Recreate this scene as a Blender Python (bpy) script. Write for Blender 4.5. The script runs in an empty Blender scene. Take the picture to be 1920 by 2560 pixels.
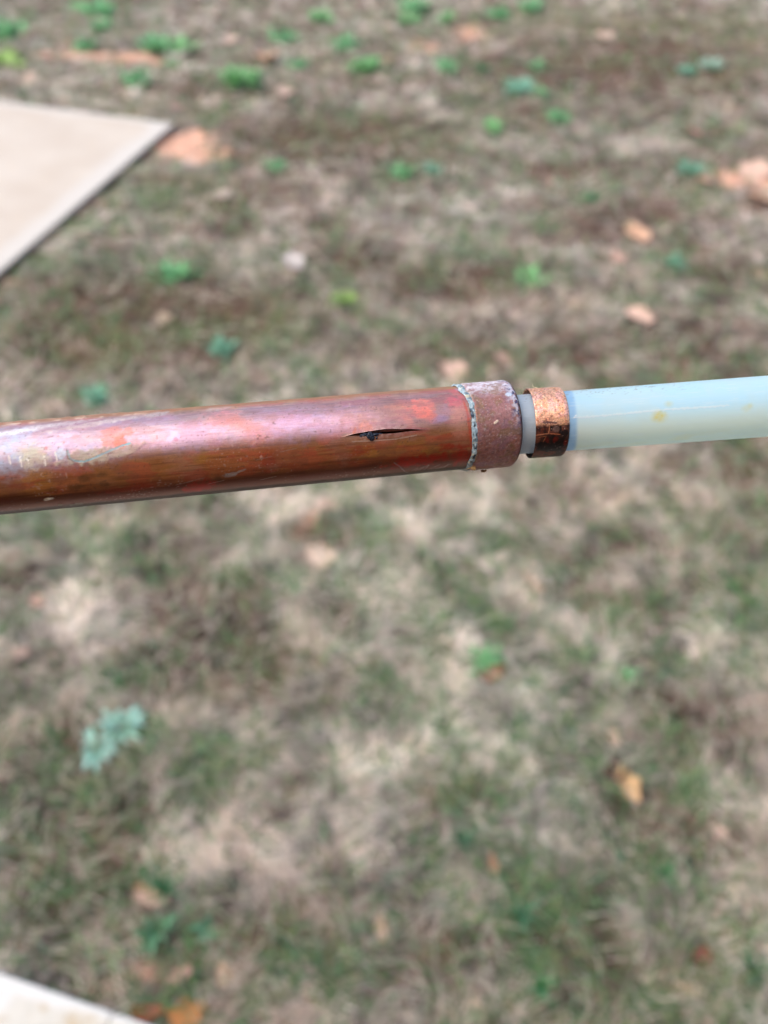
import bpy, bmesh, math, random
import numpy as np
from mathutils import Vector, Matrix

rng = np.random.default_rng(7)
random.seed(7)
SC = bpy.context.scene
COL = SC.collection

# ------------------------------------------------------------------ camera
F = 1923.0                      # focal length in pixels of the 1920 px wide photo
PITCH = math.radians(48)
H = 1.5
FOCUS = 0.1935
cam_d = bpy.data.cameras.new("camera")
cam = bpy.data.objects.new("camera", cam_d)
COL.objects.link(cam)
cam.location = (0, 0, H)
cam.rotation_euler = (math.pi / 2 - PITCH, 0, 0)
cam_d.sensor_fit = 'HORIZONTAL'
cam_d.sensor_width = 36.0
cam_d.lens = 36.0 * F / 1920.0
cam_d.clip_start = 0.01
cam_d.clip_end = 400
cam_d.dof.use_dof = True
cam_d.dof.focus_distance = FOCUS
cam_d.dof.aperture_fstop = 36.06 / 3.3
SC.camera = cam

# ------------------------------------------------------------------ sky, sun, exposure
SUN_EL, SUN_AZ = 62.0, -98.0      # azimuth measured clockwise from +Y (straight ahead)
W = bpy.data.worlds.new("World")
SC.world = W
W.use_nodes = True
nt = W.node_tree
nt.nodes.clear()
sky = nt.nodes.new('ShaderNodeTexSky')
sky.sky_type = 'NISHITA'
sky.sun_disc = False
sky.sun_elevation = math.radians(SUN_EL)
sky.sun_rotation = math.radians(SUN_AZ)
sky.air_density = 1.0
sky.dust_density = 2.4
sky.ozone_density = 1.0
bg = nt.nodes.new('ShaderNodeBackground')
bg.inputs['Strength'].default_value = 0.15
wo = nt.nodes.new('ShaderNodeOutputWorld')
nt.links.new(sky.outputs[0], bg.inputs['Color'])
nt.links.new(bg.outputs[0], wo.inputs['Surface'])

sd = bpy.data.lights.new("sun", 'SUN')
sd.energy = 1.35
sd.angle = math.radians(70)
sd.color = (1.0, 0.93, 0.83)
sun = bpy.data.objects.new("sun", sd)
COL.objects.link(sun)
el, az = math.radians(SUN_EL), math.radians(SUN_AZ)
sdir = Vector((math.sin(az) * math.cos(el), math.cos(az) * math.cos(el), math.sin(el)))
sun.rotation_euler = sdir.to_track_quat('Z', 'Y').to_euler()
sun.location = (0, 0, 6)

SC.view_settings.view_transform = 'Standard'
SC.view_settings.look = 'None'
SC.view_settings.gamma = 1
SC.view_settings.use_curve_mapping = False
SC.view_settings.exposure = 1.0
SC.render.engine = 'CYCLES'

# ------------------------------------------------------------------ helpers
CP, SP = math.cos(PITCH), math.sin(PITCH)


def cam2world(v):
    """camera-frame point (right, up, forward) to a point of the scene"""
    x, y, d = v
    return np.array([x, d * CP + y * SP, H - d * SP + y * CP])


def at_depth(px, py, d):
    return cam2world(((px - 960) / F * d, -(py - 1280) / F * d, d))


def on_ground(px, py, z=0.0):
    r = cam2world(((px - 960) / F, -(py - 1280) / F, 1.0)) - np.array([0, 0, H])
    t = (z - H) / r[2]
    return np.array([r[0] * t, r[1] * t])


def lin(r, g, b):
    f = lambda c: (c / 255 / 12.92) if c / 255 <= 0.04045 else ((c / 255 + 0.055) / 1.055) ** 2.4
    return np.array([f(r), f(g), f(b)])


def _hash(ix, iy, iz, seed):
    n = (ix.astype(np.int64) * 374761393 + iy.astype(np.int64) * 668265263 + iz.astype(np.int64) * 2147483647 + seed * 974634777)
    n = (n ^ (n >> 13)) * 1274126177
    n = n & 0xFFFFFFFF
    n = (n ^ (n >> 16)) * 2246822519
    n = n & 0xFFFFFFFF
    return ((n ^ (n >> 15)) & 0xFFFFFF) / float(0xFFFFFF)


def vnoise(x, y, z=None, seed=0):
    x = np.asarray(x, float); y = np.asarray(y, float)
    z = np.zeros_like(x) if z is None else np.asarray(z, float)
    ix, iy, iz = np.floor(x), np.floor(y), np.floor(z)
    fx, fy, fz = x - ix, y - iy, z - iz
    s = lambda t: t * t * t * (t * (t * 6 - 15) + 10)
    fx, fy, fz = s(fx), s(fy), s(fz)
    out = 0
    for dx in (0, 1):
        for dy in (0, 1):
            for dz in (0, 1):
                w = (fx if dx else 1 - fx) * (fy if dy else 1 - fy) * (fz if dz else 1 - fz)
                out = out + w * _hash(ix + dx, iy + dy, iz + dz, seed)
    return out


def fbm(x, y, z=None, seed=0, oct=4, gain=0.5):
    a, tot, out = 1.0, 0.0, 0
    z = np.zeros_like(np.asarray(x, float)) if z is None else z
    for k in range(oct):
        f = 2.03 ** k
        out = out + a * vnoise(x * f + 17.3 * k, y * f + 9.1 * k, z * f + 3.7 * k, seed + k)
        tot += a
        a *= gain
    return out / tot


def smooth(e0, e1, x):
    t = np.clip((x - e0) / (e1 - e0), 0, 1)
    return t * t * (3 - 2 * t)


def mixc(a, b, w):
    return a * (1 - w[:, None]) + b * w[:, None]


def np_mesh(name, verts, faces_list, smooth_shade=True):
    """faces_list: list of (n,k) integer arrays"""
    me = bpy.data.meshes.new(name)
    verts = np.asarray(verts, np.float32)
    me.vertices.add(len(verts))
    me.vertices.foreach_set('co', verts.ravel())
    loops = np.concatenate([f.ravel() for f in faces_list]).astype(np.int32)
    sizes = np.concatenate([np.full(len(f), f.shape[1]) for f in faces_list])
    starts = np.concatenate([[0], np.cumsum(sizes)[:-1]]).astype(np.int32)
    me.loops.add(len(loops))
    me.loops.foreach_set('vertex_index', loops)
    me.polygons.add(len(sizes))
    me.polygons.foreach_set('loop_start', starts)
    me.polygons.foreach_set('loop_total', sizes.astype(np.int32))
    me.polygons.foreach_set('use_smooth', np.full(len(sizes), smooth_shade))
    me.update(calc_edges=True)
    me.validate()
    return me


def set_col(me, name, rgb):
    n = len(me.vertices)
    a = me.attributes.new(name, 'FLOAT_COLOR', 'POINT')
    v = np.ones((n, 4), np.float32)
    v[:, :rgb.shape[1]] = rgb
    a.data.foreach_set('color', v.ravel())


def add_obj(name, me, mat=None, parent=None, **props):
    o = bpy.data.objects.new(name, me)
    COL.objects.link(o)
    if mat is not None and me is not None and not me.materials:
        me.materials.append(mat)
    if parent is not None:
        o.parent = parent
    for k, v in props.items():
        o[k] = v
    return o


def new_mat(name):
    m = bpy.data.materials.new(name)
    m.use_nodes = True
    n = m.node_tree.nodes
    return m, n, m.node_tree.links, n['Principled BSDF']


def math_node(n, l, op, a, b=None):
    m = n.new('ShaderNodeMath'); m.operation = op
    for i, v in enumerate((a, b)):
        if v is None: continue
        if isinstance(v, (int, float)): m.inputs[i].default_value = v
        else: l.new(v, m.inputs[i])
    return m.outputs[0]


def noise_node(n, l, vec, scale, detail=5, rough=0.6):
    t = n.new('ShaderNodeTexNoise')
    t.inputs['Scale'].default_value = scale
    t.inputs['Detail'].default_value = detail
    t.inputs['Roughness'].default_value = rough
    l.new(vec, t.inputs['Vector'])
    return t.outputs['Fac']


def mapped(n, l, coord, scale):
    mp = n.new('ShaderNodeMapping')
    mp.inputs['Scale'].default_value = scale
    l.new(coord, mp.inputs['Vector'])
    return mp.outputs[0]


def range_node(n, l, v, a, b, c, d):
    m = n.new('ShaderNodeMapRange')
    l.new(v, m.inputs['Value'])
    for i, x in enumerate((a, b, c, d)): m.inputs[i + 1].default_value = x
    return m.outputs[0]


def mul_col(n, l, col, fac):
    """colour times a grey factor"""
    m = n.new('ShaderNodeVectorMath'); m.operation = 'SCALE'
    l.new(col, m.inputs[0]); l.new(fac, m.inputs['Scale'])
    return m.outputs[0]


# materials driven by painted-on wear and reflections stored per vertex
def attr_metal(name, bump=0.15, coat=0.0, streak=True, grain=0.25):
    m, n, l, b = new_mat(name)
    ca = n.new('ShaderNodeAttribute'); ca.attribute_name = 'tone'
    wa = n.new('ShaderNodeAttribute'); wa.attribute_name = 'wear'      # r metallic, g roughness
    sep = n.new('ShaderNodeSeparateColor'); l.new(wa.outputs['Color'], sep.inputs[0])
    uv = n.new('ShaderNodeAttribute'); uv.attribute_name = 'unrolled'   # metres along, round, radius
    co = uv.outputs['Vector']
    f1 = noise_node(n, l, mapped(n, l, co, (1, 1, 1)), 3000, 4, 0.7)
    f2 = noise_node(n, l, mapped(n, l, co, (0.06 if streak else 1, 1, 1)), 4200 if streak else 1500, 3, 0.6)
    k = math_node(n, l, 'ADD', range_node(n, l, f1, 0.3, 0.7, -grain, grain), range_node(n, l, f2, 0.3, 0.7, 1 - grain, 1 + grain))
    l.new(mul_col(n, l, ca.outputs['Color'], k), b.inputs['Base Color'])
    l.new(sep.outputs[0], b.inputs['Metallic'])
    r = math_node(n, l, 'ADD', sep.outputs[1], range_node(n, l, f1, 0.3, 0.7, -0.04, 0.06))
    l.new(r, b.inputs['Roughness'])
    bp = n.new('ShaderNodeBump'); bp.inputs['Strength'].default_value = bump
    bp.inputs['Distance'].default_value = 0.0002
    hsum = math_node(n, l, 'ADD', f1, math_node(n, l, 'MULTIPLY', f2, 0.5))
    l.new(hsum, bp.inputs['Height']); l.new(bp.outputs[0], b.inputs['Normal'])
    b.inputs['Coat Weight'].default_value = coat
    b.inputs['Coat Roughness'].default_value = 0.16
    return m


M_COPPER = attr_metal('tarnished_copper', coat=0.16, grain=0.11, bump=0.035)
M_CAP = attr_metal('oxidised_cap', streak=False, bump=0.25, grain=0.14)
M_RING = attr_metal('bright_copper', streak=False, bump=0.4, grain=0.25)
M_SOLDER = attr_metal('solder_crust', streak=False, bump=0.5, grain=0.2)


def attr_plain(name, rough=0.8, trans=0.0, grain=0.25, scale=60, spec=0.3):
    m, n, l, b = new_mat(name)
    ca = n.new('ShaderNodeAttribute'); ca.attribute_name = 'tone'
    tc = n.new('ShaderNodeTexCoord')
    f = noise_node(n, l, tc.outputs['Object'], scale, 4, 0.6)
    c = mul_col(n, l, ca.outputs['Color'], range_node(n, l, f, 0.3, 0.7, 1 - grain, 1 + grain))
    l.new(c, b.inputs['Base Color'])
    b.inputs['Roughness'].default_value = rough
    b.inputs['Specular IOR Level'].default_value = spec
    if trans:
        t = n.new('ShaderNodeBsdfTranslucent'); l.new(c, t.inputs['Color'])
        mx = n.new('ShaderNodeMixShader'); mx.inputs[0].default_value = trans
        l.new(b.outputs[0], mx.inputs[1]); l.new(t.outputs[0], mx.inputs[2])
        l.new(mx.outputs[0], n['Material Output'].inputs['Surface'])
    return m


M_GRASS = attr_plain('grass_blades', 0.6, 0.35, 0.15, 200, 0.35)
M_LEAFY = attr_plain('weed_leaves', 0.5, 0.2, 0.2, 120, 0.4)
M_DEAD = attr_plain('fallen_leaf', 0.6, 0.2, 0.2, 90, 0.3)

# ================================================================== GROUND
CL = on_ground(435, 307, 0.035)
E1 = on_ground(0, 258, 0.035) - CL; E1 /= np.linalg.norm(E1)
E2 = on_ground(0, 655, 0.035) - CL; E2 /= np.linalg.norm(E2)
# a poured slab has square corners
ang = (math.atan2(E1[1], E1[0]) + math.atan2(E2[1], E2[0]) - math.pi / 2) / 2 if False else None
PA = on_ground(0, 2432, 0.05); PB = on_ground(359, 2557, 0.05)
PD = (PB - PA) / np.linalg.norm(PB - PA)          # along the patio edge
PN = np.array([-PD[1], PD[0]])                     # away from the patio, onto the lawn


def in_path(x, y, m=0.0):
    dx, dy = x - CL[0], y - CL[1]
    det = E1[0] * E2[1] - E1[1] * E2[0]
    a = (dx * E2[1] - dy * E2[0]) / det
    b = (E1[0] * dy - E1[1] * dx) / det
    return (a > -m) & (b > -m) & (b < 3.1 + m)


def in_patio(x, y, m=0.0):
    return ((x - PA[0]) * PN[0] + (y - PA[1]) * PN[1]) < m


GREEN = lin(122, 180, 124); BRIGHT = lin(136, 188, 126); TEAL = lin(124, 174, 146); YEL = lin(160, 192, 104); PALE = lin(176, 202, 182); DARKG = lin(80, 132, 86)
WEEDS = [  # px, py, half width px, tone key, label
 (18, 62, 55, 'GREEN', 'round green weed clump at the left border, upper of two stacked above the path slab'),
 (14, 132, 52, 'YEL', 'yellow green weed clump at the left border just above the path slab'),
 (262, 12, 48, 'GREEN', 'green weed cut by the top border, left of the upper clay streak'),
 (212, 14, 30, 'BRIGHT', 'small bright weed at the very top, beside a larger green one'),
 (252, 56, 34, 'GREEN', 'small green weed above the bare clay streak with pale straw at its right'),
 (212, 110, 36, 'GREEN', 'small weed touching the upper side of the long clay streak'),
 (398, 100, 48, 'GREEN', 'left half of the wide double weed above the path slab'),
 (455, 104, 46, 'BRIGHT', 'right half of the wide double weed above the path slab'),
 (432, 148, 26, 'GREEN', 'low weed under the wide double weed, beside a pale leaf'),
 (345, 192, 46, 'GREEN', 'green weed midway between the clay streak and the slab corner'),
 (598, 182, 62, 'BRIGHT', 'big bushy green weed standing alone right of the clay streak'),
 (710, 76, 40, 'GREEN', 'green weed right of centre top, beneath a pale dry stem'),
 (806, 38, 36, 'BRIGHT', 'small bright weed near the top, in the gap left of the dense group'),
 (870, 100, 40, 'GREEN', 'weed at the upper left of the dense green group'),
 (910, 158, 50, 'BRIGHT', 'largest weed of the dense green group, lowest of them'),
 (745, 148, 30, 'GREEN', 'faint weed left of the dense green group'),
 (1032, 16, 42, 'GREEN', 'green weed at the top border, upper of a pair left of the bare pink soil'),
 (1024, 50, 30, 'BRIGHT', 'small weed at the top, lower of a pair left of the bare pink soil'),
 (1112, 44, 32, 'BRIGHT', 'small bright weed just above the bare pink soil'),
 (1240, 28, 36, 'GREEN', 'weed near the top border right of the bare pink soil'),
 (1330, 6, 36, 'GREEN', 'weed cut by the top border where the grass turns olive'),
 (1122, 164, 34, 'GREEN', 'small weed below the bare pink soil, left of two'),
 (1202, 166, 22, 'DARKG', 'tiny dark weed below the bare pink soil, right of two'),
 (1298, 212, 46, 'TEAL', 'blue green weed above the pale straw streak'),
 (1352, 234, 26, 'GREEN', 'little green weed hugging the blue green one on its right'),
 (1396, 286, 34, 'GREEN', 'weed at the right end of the pale straw streak'),
 (1232, 312, 34, 'BRIGHT', 'bright weed at the left end of the pale straw streak'),
 (1004, 418, 38, 'GREEN', 'round weed on its own high above the split pipe, left of a fainter one'),
 (1072, 412, 28, 'TEAL', 'fainter weed right of the round one, high above the split pipe'),
 (1330, 676, 46, 'BRIGHT', 'bright green weed above the copper crimp ring'),
 (252, 978, 44, 'TEAL', 'blue green weed just above the left part of the copper pipe'),
 (556, 858, 40, 'TEAL', 'dull blue green weed above the middle of the copper pipe'),
 (1718, 416, 34, 'TEAL', 'blue green weed by the clay patch at the right border'),
 (1716, 172, 28, 'TEAL', 'small blue green weed in the upper right on dark soil'),
 (1778, 152, 34, 'PALE', 'pale weed in the upper right corner area on dark soil'),
 (1346, 152, 28, 'GREEN', 'small weed at the left end of the dark soil in the upper right'),
 (440, 668, 52, 'GREEN', 'leafy weed below the slab edge amid green grass'),
 (690, 402, 30, 'GREEN', 'weed right of the bare clay at the slab corner'),
 (1476, 484, 22, 'DARKG', 'dark weed in dry straw high above the crimp ring'),
 (1684, 650, 32, 'TEAL', 'muted weed between the two tan leaves and the right border'),
 (860, 735, 34, 'YEL', 'yellowish weed above the split in the pipe'),
 (1562, 1672, 40, 'GREEN', 'small green weed in dry grass below the plastic tube, right of centre'),
 (1212, 1640, 44, 'GREEN', 'green weed beside a red brown leaf in the lawn below the pipe'),
 (300, 1690, 34, 'DARKG', 'small dark weed above the large silvery rosette'),
]
# patches of the lawn: kind, px, py, rx, ry, strength
PATCH = [
 ('g',400,480,150,70,.9),('g',180,650,120,55,.9),('g',430,660,90,50,.8),('g',700,680,80,60,.5),('g',130,1330,160,70,.8),
 ('g',230,1390,70,60,.6),('g',1150,590,80,60,.9),('g',1060,530,60,30,.6),('g',870,1400,90,70,.6),('g',1000,1440,140,100,.65),('g',1240,1550,70,90,.7),
 ('g',1200,1650,60,60,.9),('g',1290,1380,70,30,1),('g',1700,1300,90,40,1),('g',1860,1500,120,100,.9),('g',1870,1140,90,40,1),
 ('g',1430,1630,60,70,.9),('g',1560,1680,50,40,1),('g',380,2300,160,100,.5),('g',120,2270,110,130,.9),('g',40,2130,90,150,.9),
 ('g',260,2070,130,70,.6),('g',1150,2100,110,70,1),('g',1290,2250,80,170,1),('g',1350,2430,90,80,1),('g',1650,2200,80,120,1),
 ('g',1700,2300,120,90,.8),('g',1640,2480,80,100,1),('g',1850,2450,130,130,1),('g',1500,2050,80,60,.6),('g',20,800,90,70,.8),
 ('g',700,950,80,40,.5),('g',600,1620,80,50,.3),('g',1000,100,160,60,.5),('g',850,120,160,80,.55),('g',1250,330,200,60,.35),
 ('g',1700,330,160,50,.4),('g',1750,950,140,50,.5),('g',1400,960,120,40,.4),('g',130,240,130,25,.6),('g',300,230,60,20,.6),
 ('g',450,240,80,30,.4),('g',150,30,180,30,.4),('g',1650,900,90,60,.5),('g',1880,740,80,60,.5),('g',1280,1000,60,30,.5),
 ('g',470,1120,90,40,.5),('g',640,880,90,40,.4),('g',300,1690,60,40,.6),('g',720,1400,70,50,.4),('g',820,2380,80,60,.4),
 ('g',40,1900,60,110,.7),('g',1000,1560,60,40,.5),('g',1450,1850,60,60,.4),('g',1820,2000,100,60,.3),
 ('g',110,2180,240,240,.75),('g',1480,2330,420,190,.7),('g',330,2320,200,120,.6),('g',1850,1350,160,160,.6),('g',1150,1480,330,170,.5),('g',1130,2330,160,160,.6),
 ('s',1080,1780,460,360,1.0),('s',900,1380,460,150,.6),('s',230,1560,240,170,.9),('s',1650,1580,260,160,.6),('s',700,1900,260,160,.6),('s',1150,540,260,80,.7),('s',1250,330,260,30,.6),
 ('b',560,1640,240,110,.8),('b',1740,1800,200,150,.6),('b',200,1900,220,90,.6),('b',1150,700,260,70,.8),('b',1600,560,260,60,.7),('b',600,2330,300,160,.6),('b',380,800,420,110,1.1),('b',1560,170,340,90,1.1),('b',840,350,330,60,1.1),('b',1700,860,260,120,.7),('b',1130,880,240,60,.8),
 ('o',1600,60,330,45,.9),('o',1750,110,230,40,.6),('o',600,820,220,50,.5),('o',450,290,260,30,.4),('o',1780,200,150,40,.4),
 ('o',950,320,220,40,.5),('o',300,850,160,50,.6),('o',450,500,160,80,.3),('o',1750,2420,260,160,.3),('o',700,1640,120,70,.3),
 ('b',350,760,380,80,1),('b',250,880,260,70,.9),('b',800,330,280,45,1),('b',1350,170,200,60,.9),('b',1550,150,280,60,1),('b',1580,220,180,50,.9),
 ('b',900,640,170,60,.8),('b',560,560,130,60,.7),('b',1450,560,140,50,.8),('b',1330,890,200,45,.9),('b',1180,720,150,35,.8),('b',560,1650,150,90,.8),
 ('b',600,1900,120,90,.5),('b',120,1860,150,70,.7),('b',1150,2330,180,120,.6),('b',1750,1780,120,60,.6),('b',1500,2150,140,60,.5),('b',300,2150,120,60,.6),
 ('b',1080,920,120,40,.7),('b',700,2250,120,80,.5),('b',1330,300,150,40,.7),('b',1850,390,200,40,.6),('b',1400,430,160,30,.8),('b',650,480,150,40,.6),
 ('b',1130,1500,100,70,.5),('b',880,1540,100,60,.6),('b',560,1470,100,60,.5),('b',1800,950,160,60,.6),('b',1800,680,130,50,.6),('b',1600,480,140,40,.5),
 ('b',200,330,200,20,.6),('b',700,210,120,40,.5),('b',1050,2000,130,60,.5),('b',1100,1900,90,40,.4),('b',400,2440,260,60,.5),('b',750,1090,100,30,.5),
 ('b',450,1390,120,70,.5),('b',1230,460,130,30,.6),('b',950,440,200,40,.5),('b',720,740,140,40,.6),('b',1830,1350,130,50,.6),('b',1650,1500,80,40,.3),
 ('b',1000,1740,100,60,.4),('b',1760,2110,120,70,.5),('b',300,1500,60,60,.4),('b',30,1450,90,60,.6),
 ('s',1100,520,190,60,.7),('s',1300,340,200,18,.8),('s',1500,250,180,20,.5),('s',1000,1310,200,80,.7),('s',800,1280,180,90,.7),('s',150,1500,180,90,.9),
 ('s',260,1600,170,100,.8),('s',800,1900,170,100,.8),('s',1000,1960,200,110,.9),('s',1710,1600,170,110,1),('s',1150,1530,110,60,.6),('s',900,2200,190,90,.8),
 ('s',550,1380,110,60,.6),('s',1480,1640,130,70,.6),('s',1080,1760,200,90,.7),('s',1480,1820,170,80,.5),('s',500,1990,160,60,.6),('s',260,1980,160,60,.6),
 ('s',700,1800,120,60,.5),('s',1760,1440,130,50,.7),('s',1300,1460,100,50,.5),('s',1380,640,150,40,.6),('s',1600,600,120,40,.4),('s',850,800,180,50,.4),
 ('s',640,600,90,40,.5),('s',1150,360,90,20,.5),('s',1600,370,120,22,.5),('s',950,960,100,40,.5),('s',430,600,110,40,.4),('s',1050,2150,110,90,.6),
 ('s',1750,2200,120,60,.4),('s',1450,1330,160,50,.5),('s',650,1330,120,60,.5),('s',330,1050,100,30,.4),('s',1850,850,100,40,.4),
 ('c',478,366,115,48,1.5),('c',290,142,210,15,1.6),('c',130,136,90,9,.8),('c',235,503,45,14,1),('c',45,712,70,20,.8),('c',800,1290,80,45,1.1),('c',790,1390,46,44,.9),
 ('c',340,2430,110,60,.9),('c',1180,85,110,35,.7),('c',1060,115,60,30,.8),('c',980,150,40,20,.6),('c',1880,450,110,34,1.3),('c',1910,690,70,50,.5),('c',820,40,60,20,.4),('c',70,1650,45,25,.7),
 ('c',660,150,26,12,.7),('c',1000,250,60,25,.4),('c',470,2520,90,40,.6),('c',100,70,60,20,.4),('c',160,100,80,14,.5),
]
PATCH += [('g', w[0], w[1], w[2] * 1.9, w[2] * .9, .75) for w in WEEDS]
_P = []
for kd, px, py, rx, ry, st in PATCH:
    c = on_ground(px, py)
    a = (on_ground(px + rx, py) - on_ground(px - rx, py)) / 2
    b = (on_ground(px, py - ry) - on_ground(px, py + ry)) / 2
    _P.append((kd, c, np.linalg.inv(np.array([a, b]).T), st))


def fields(x, y):
    wx = x + 0.05 * (fbm(x * 9, y * 9, seed=31) - .5) * 2
    wy = y + 0.07 * (fbm(x * 9, y * 9, seed=57) - .5) * 2
    f = {}
    for kd in 'gobsc':
        f[kd] = np.zeros_like(x)
    for kd, c, Mi, st in _P:
        u = Mi[0, 0] * (wx - c[0]) + Mi[0, 1] * (wy - c[1])
        v = Mi[1, 0] * (wx - c[0]) + Mi[1, 1] * (wy - c[1])
        w = st * np.exp(-(u * u + v * v) * (1.6 if kd == 'c' else 0.9))
        f[kd] = np.maximum(f[kd], w)
    n1 = fbm(x * 7, y * 6, seed=3, oct=3)
    n2 = fbm(x * 13, y * 11, seed=8, oct=3)
    h1 = smooth(.40, .60, fbm(x * 24, y * 20, seed=15, oct=3)); h2 = smooth(.38, .62, fbm(x * 19, y * 24, seed=25, oct=3))
    f['g'] = np.maximum(f['g'] * (.22 + .8 * h1) * 1.15, smooth(.47, .60, n1) * .8 * h1)
    f['b'] = np.maximum(f['b'] * (0.85 + .3 * h2), smooth(.54, .72, fbm(x * 6, y * 8, seed=21)) * .6)
    f['s'] = np.maximum(f['s'] * (0.45 + .85 * (1 - h2)), smooth(.53, .70, fbm(x * 8, y * 8, seed=41)) * .6)
    f['c'] = f['c'] * (0.25 + 1.4 * fbm(x * 17, y * 11, seed=77))
    return f


def height(x, y):
    h = 0.03 * (fbm(x * 1.3, y * 1.3, seed=5, oct=3) - .5) + 0.036 * (fbm(x * 9, y * 9, seed=6, oct=3) - .5) + 0.018 * (fbm(x * 40, y * 40, seed=9, oct=2) - .5)
    near = smooth(0, .25, np.where(in_path(x, y, 0.12), 0, 1.0))
    return h * (0.35 + 0.65 * near) - 0.004


def stretched(lo, hi, step, far):
    c = list(np.arange(lo, hi + 1e-6, step))
    s, v = step, hi
    while v < far:
        s *= 1.35; v += s; c.append(v)
    s, v = step, lo
    while v > -far:
        s *= 1.35; v -= s; c.insert(0, v)
    return np.array(c)


gx = stretched(-4.2, 4.2, 0.018, 150)
gy = stretched(-0.4, 7.0, 0.018, 150)
X, Y = np.meshgrid(gx, gy)
x, y = X.ravel(), Y.ravel()
Z = height(x, y)
Z = np.where(in_patio(x, y, 0.0), -0.05, Z)
Z = np.where(in_path(x, y, -0.03), -0.05, Z)
f = fields(x, y)
soil = lin(106, 82, 68); clay = lin(218, 166, 138); dark = lin(88, 62, 46); straw = lin(180, 164, 150)
gn = fbm(x * 30, y * 30, seed=2)
base = mixc(np.tile(soil, (len(x), 1)), np.tile(straw, (len(x), 1)), np.clip(f['s'] * .7 + .25 * gn, 0, 1))
base = mixc(base, np.tile(dark, (len(x), 1)), np.clip(f['b'] * .7, 0, .9))
base = mixc(base, np.tile(lin(95, 110, 70), (len(x), 1)), np.clip(f['g'] * .4, 0, .6))
cw = np.clip(smooth(.2, .8, f['c']), 0, .9)
base = mixc(base, np.tile(clay, (len(x), 1)) * (0.8 + .4 * gn[:, None]), cw)
base *= (0.75 + 0.5 * gn)[:, None]
nx, ny = len(gx), len(gy)
idx = np.arange(nx * ny).reshape(ny, nx)
fc = np.stack([idx[:-1, :-1], idx[:-1, 1:], idx[1:, 1:], idx[1:, :-1]], -1).reshape(-1, 4)
me = np_mesh('ground', np.stack([x, y, Z], 1), [fc])
set_col(me, 'tone', base)
m, n, l, b = new_mat('soil_and_thatch')
ca = n.new('ShaderNodeAttribute'); ca.attribute_name = 'tone'
tc = n.new('ShaderNodeTexCoord')
n1 = noise_node(n, l, tc.outputs['Object'], 140, 5, 0.7)
n2 = noise_node(n, l, mapped(n, l, tc.outputs['Object'], (1, .25, 1)), 400, 3, 0.6)
k = math_node(n, l, 'MULTIPLY', range_node(n, l, n1, .3, .7, .6, 1.4), range_node(n, l, n2, .3, .7, .75, 1.25))
l.new(mul_col(n, l, ca.outputs['Color'], k), b.inputs['Base Color'])
b.inputs['Roughness'].default_value = 0.95
bp = n.new('ShaderNodeBump'); bp.inputs['Strength'].default_value = .8; bp.inputs['Distance'].default_value = .008
l.new(n1, bp.inputs['Height']); l.new(bp.outputs[0], b.inputs['Normal'])
add_obj('ground', me, m, kind='structure')

# ------------------------------------------------------------------ concrete
def concrete_mat(name, c1, c2, edge_col, ew, stain, top):
    m, n, l, b = new_mat(name)
    tc = n.new('ShaderNodeTexCoord')
    o = tc.outputs['Object']
    sp = n.new('ShaderNodeSeparateXYZ'); l.new(o, sp.inputs[0])
    a = noise_node(n, l, mapped(n, l, o, (1, 1.6, 1)), 3.0, 4, .55)
    f2 = noise_node(n, l, o, 60, 5, .65)
    ramp = n.new('ShaderNodeMix'); ramp.data_type = 'RGBA'
    l.new(range_node(n, l, a, .38, .62, 0, 1), ramp.inputs['Factor'])
    ramp.inputs['A'].default_value = (*c1, 1); ramp.inputs['B'].default_value = (*c2, 1)
    # border smoothed with an edging tool
    wob = range_node(n, l, noise_node(n, l, o, 6, 2, .5), .3, .7, -.02, .02)
    ed = math_node(n, l, 'MINIMUM', sp.outputs[0], math_node(n, l, 'MULTIPLY', sp.outputs[1], 2.2))
    em = range_node(n, l, math_node(n, l, 'ADD', ed, wob), ew * .75, ew * 1.1, 1, 0)
    mx = n.new('ShaderNodeMix'); mx.data_type = 'RGBA'
    l.new(em, mx.inputs['Factor']); l.new(ramp.outputs['Result'], mx.inputs['A'])
    mx.inputs['B'].default_value = (*edge_col, 1)
    st = noise_node(n, l, o, 22, 4, .7)
    mx2 = n.new('ShaderNodeMix'); mx2.data_type = 'RGBA'
    sm = math_node(n, l, 'MULTIPLY', range_node(n, l, st, .52, .68, 0, stain), math_node(n, l, 'SUBTRACT', 1, em))
    l.new(sm, mx2.inputs['Factor'])
    l.new(mx.outputs['Result'], mx2.inputs['A']); mx2.inputs['B'].default_value = (*lin(196, 170, 128), 1)
    sd_ = n.new('ShaderNodeMix'); sd_.data_type = 'RGBA'
    l.new(range_node(n, l, sp.outputs[2], top - .014, top - .006, 1, 0), sd_.inputs['Factor'])
    l.new(mx2.outputs['Result'], sd_.inputs['A']); sd_.inputs['B'].default_value = (*lin(112, 84, 66), 1)
    mx2 = sd_
    l.new(mul_col(n, l, mx2.outputs['Result'], range_node(n, l, f2, .3, .7, .93, 1.06)), b.inputs['Base Color'])
    b.inputs['Roughness'].default_value = .85
    bp = n.new('ShaderNodeBump'); bp.inputs['Strength'].default_value = .3; bp.inputs['Distance'].default_value = .002
    l.new(f2, bp.inputs['Height']); l.new(bp.outputs[0], b.inputs['Normal'])
    return m


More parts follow.
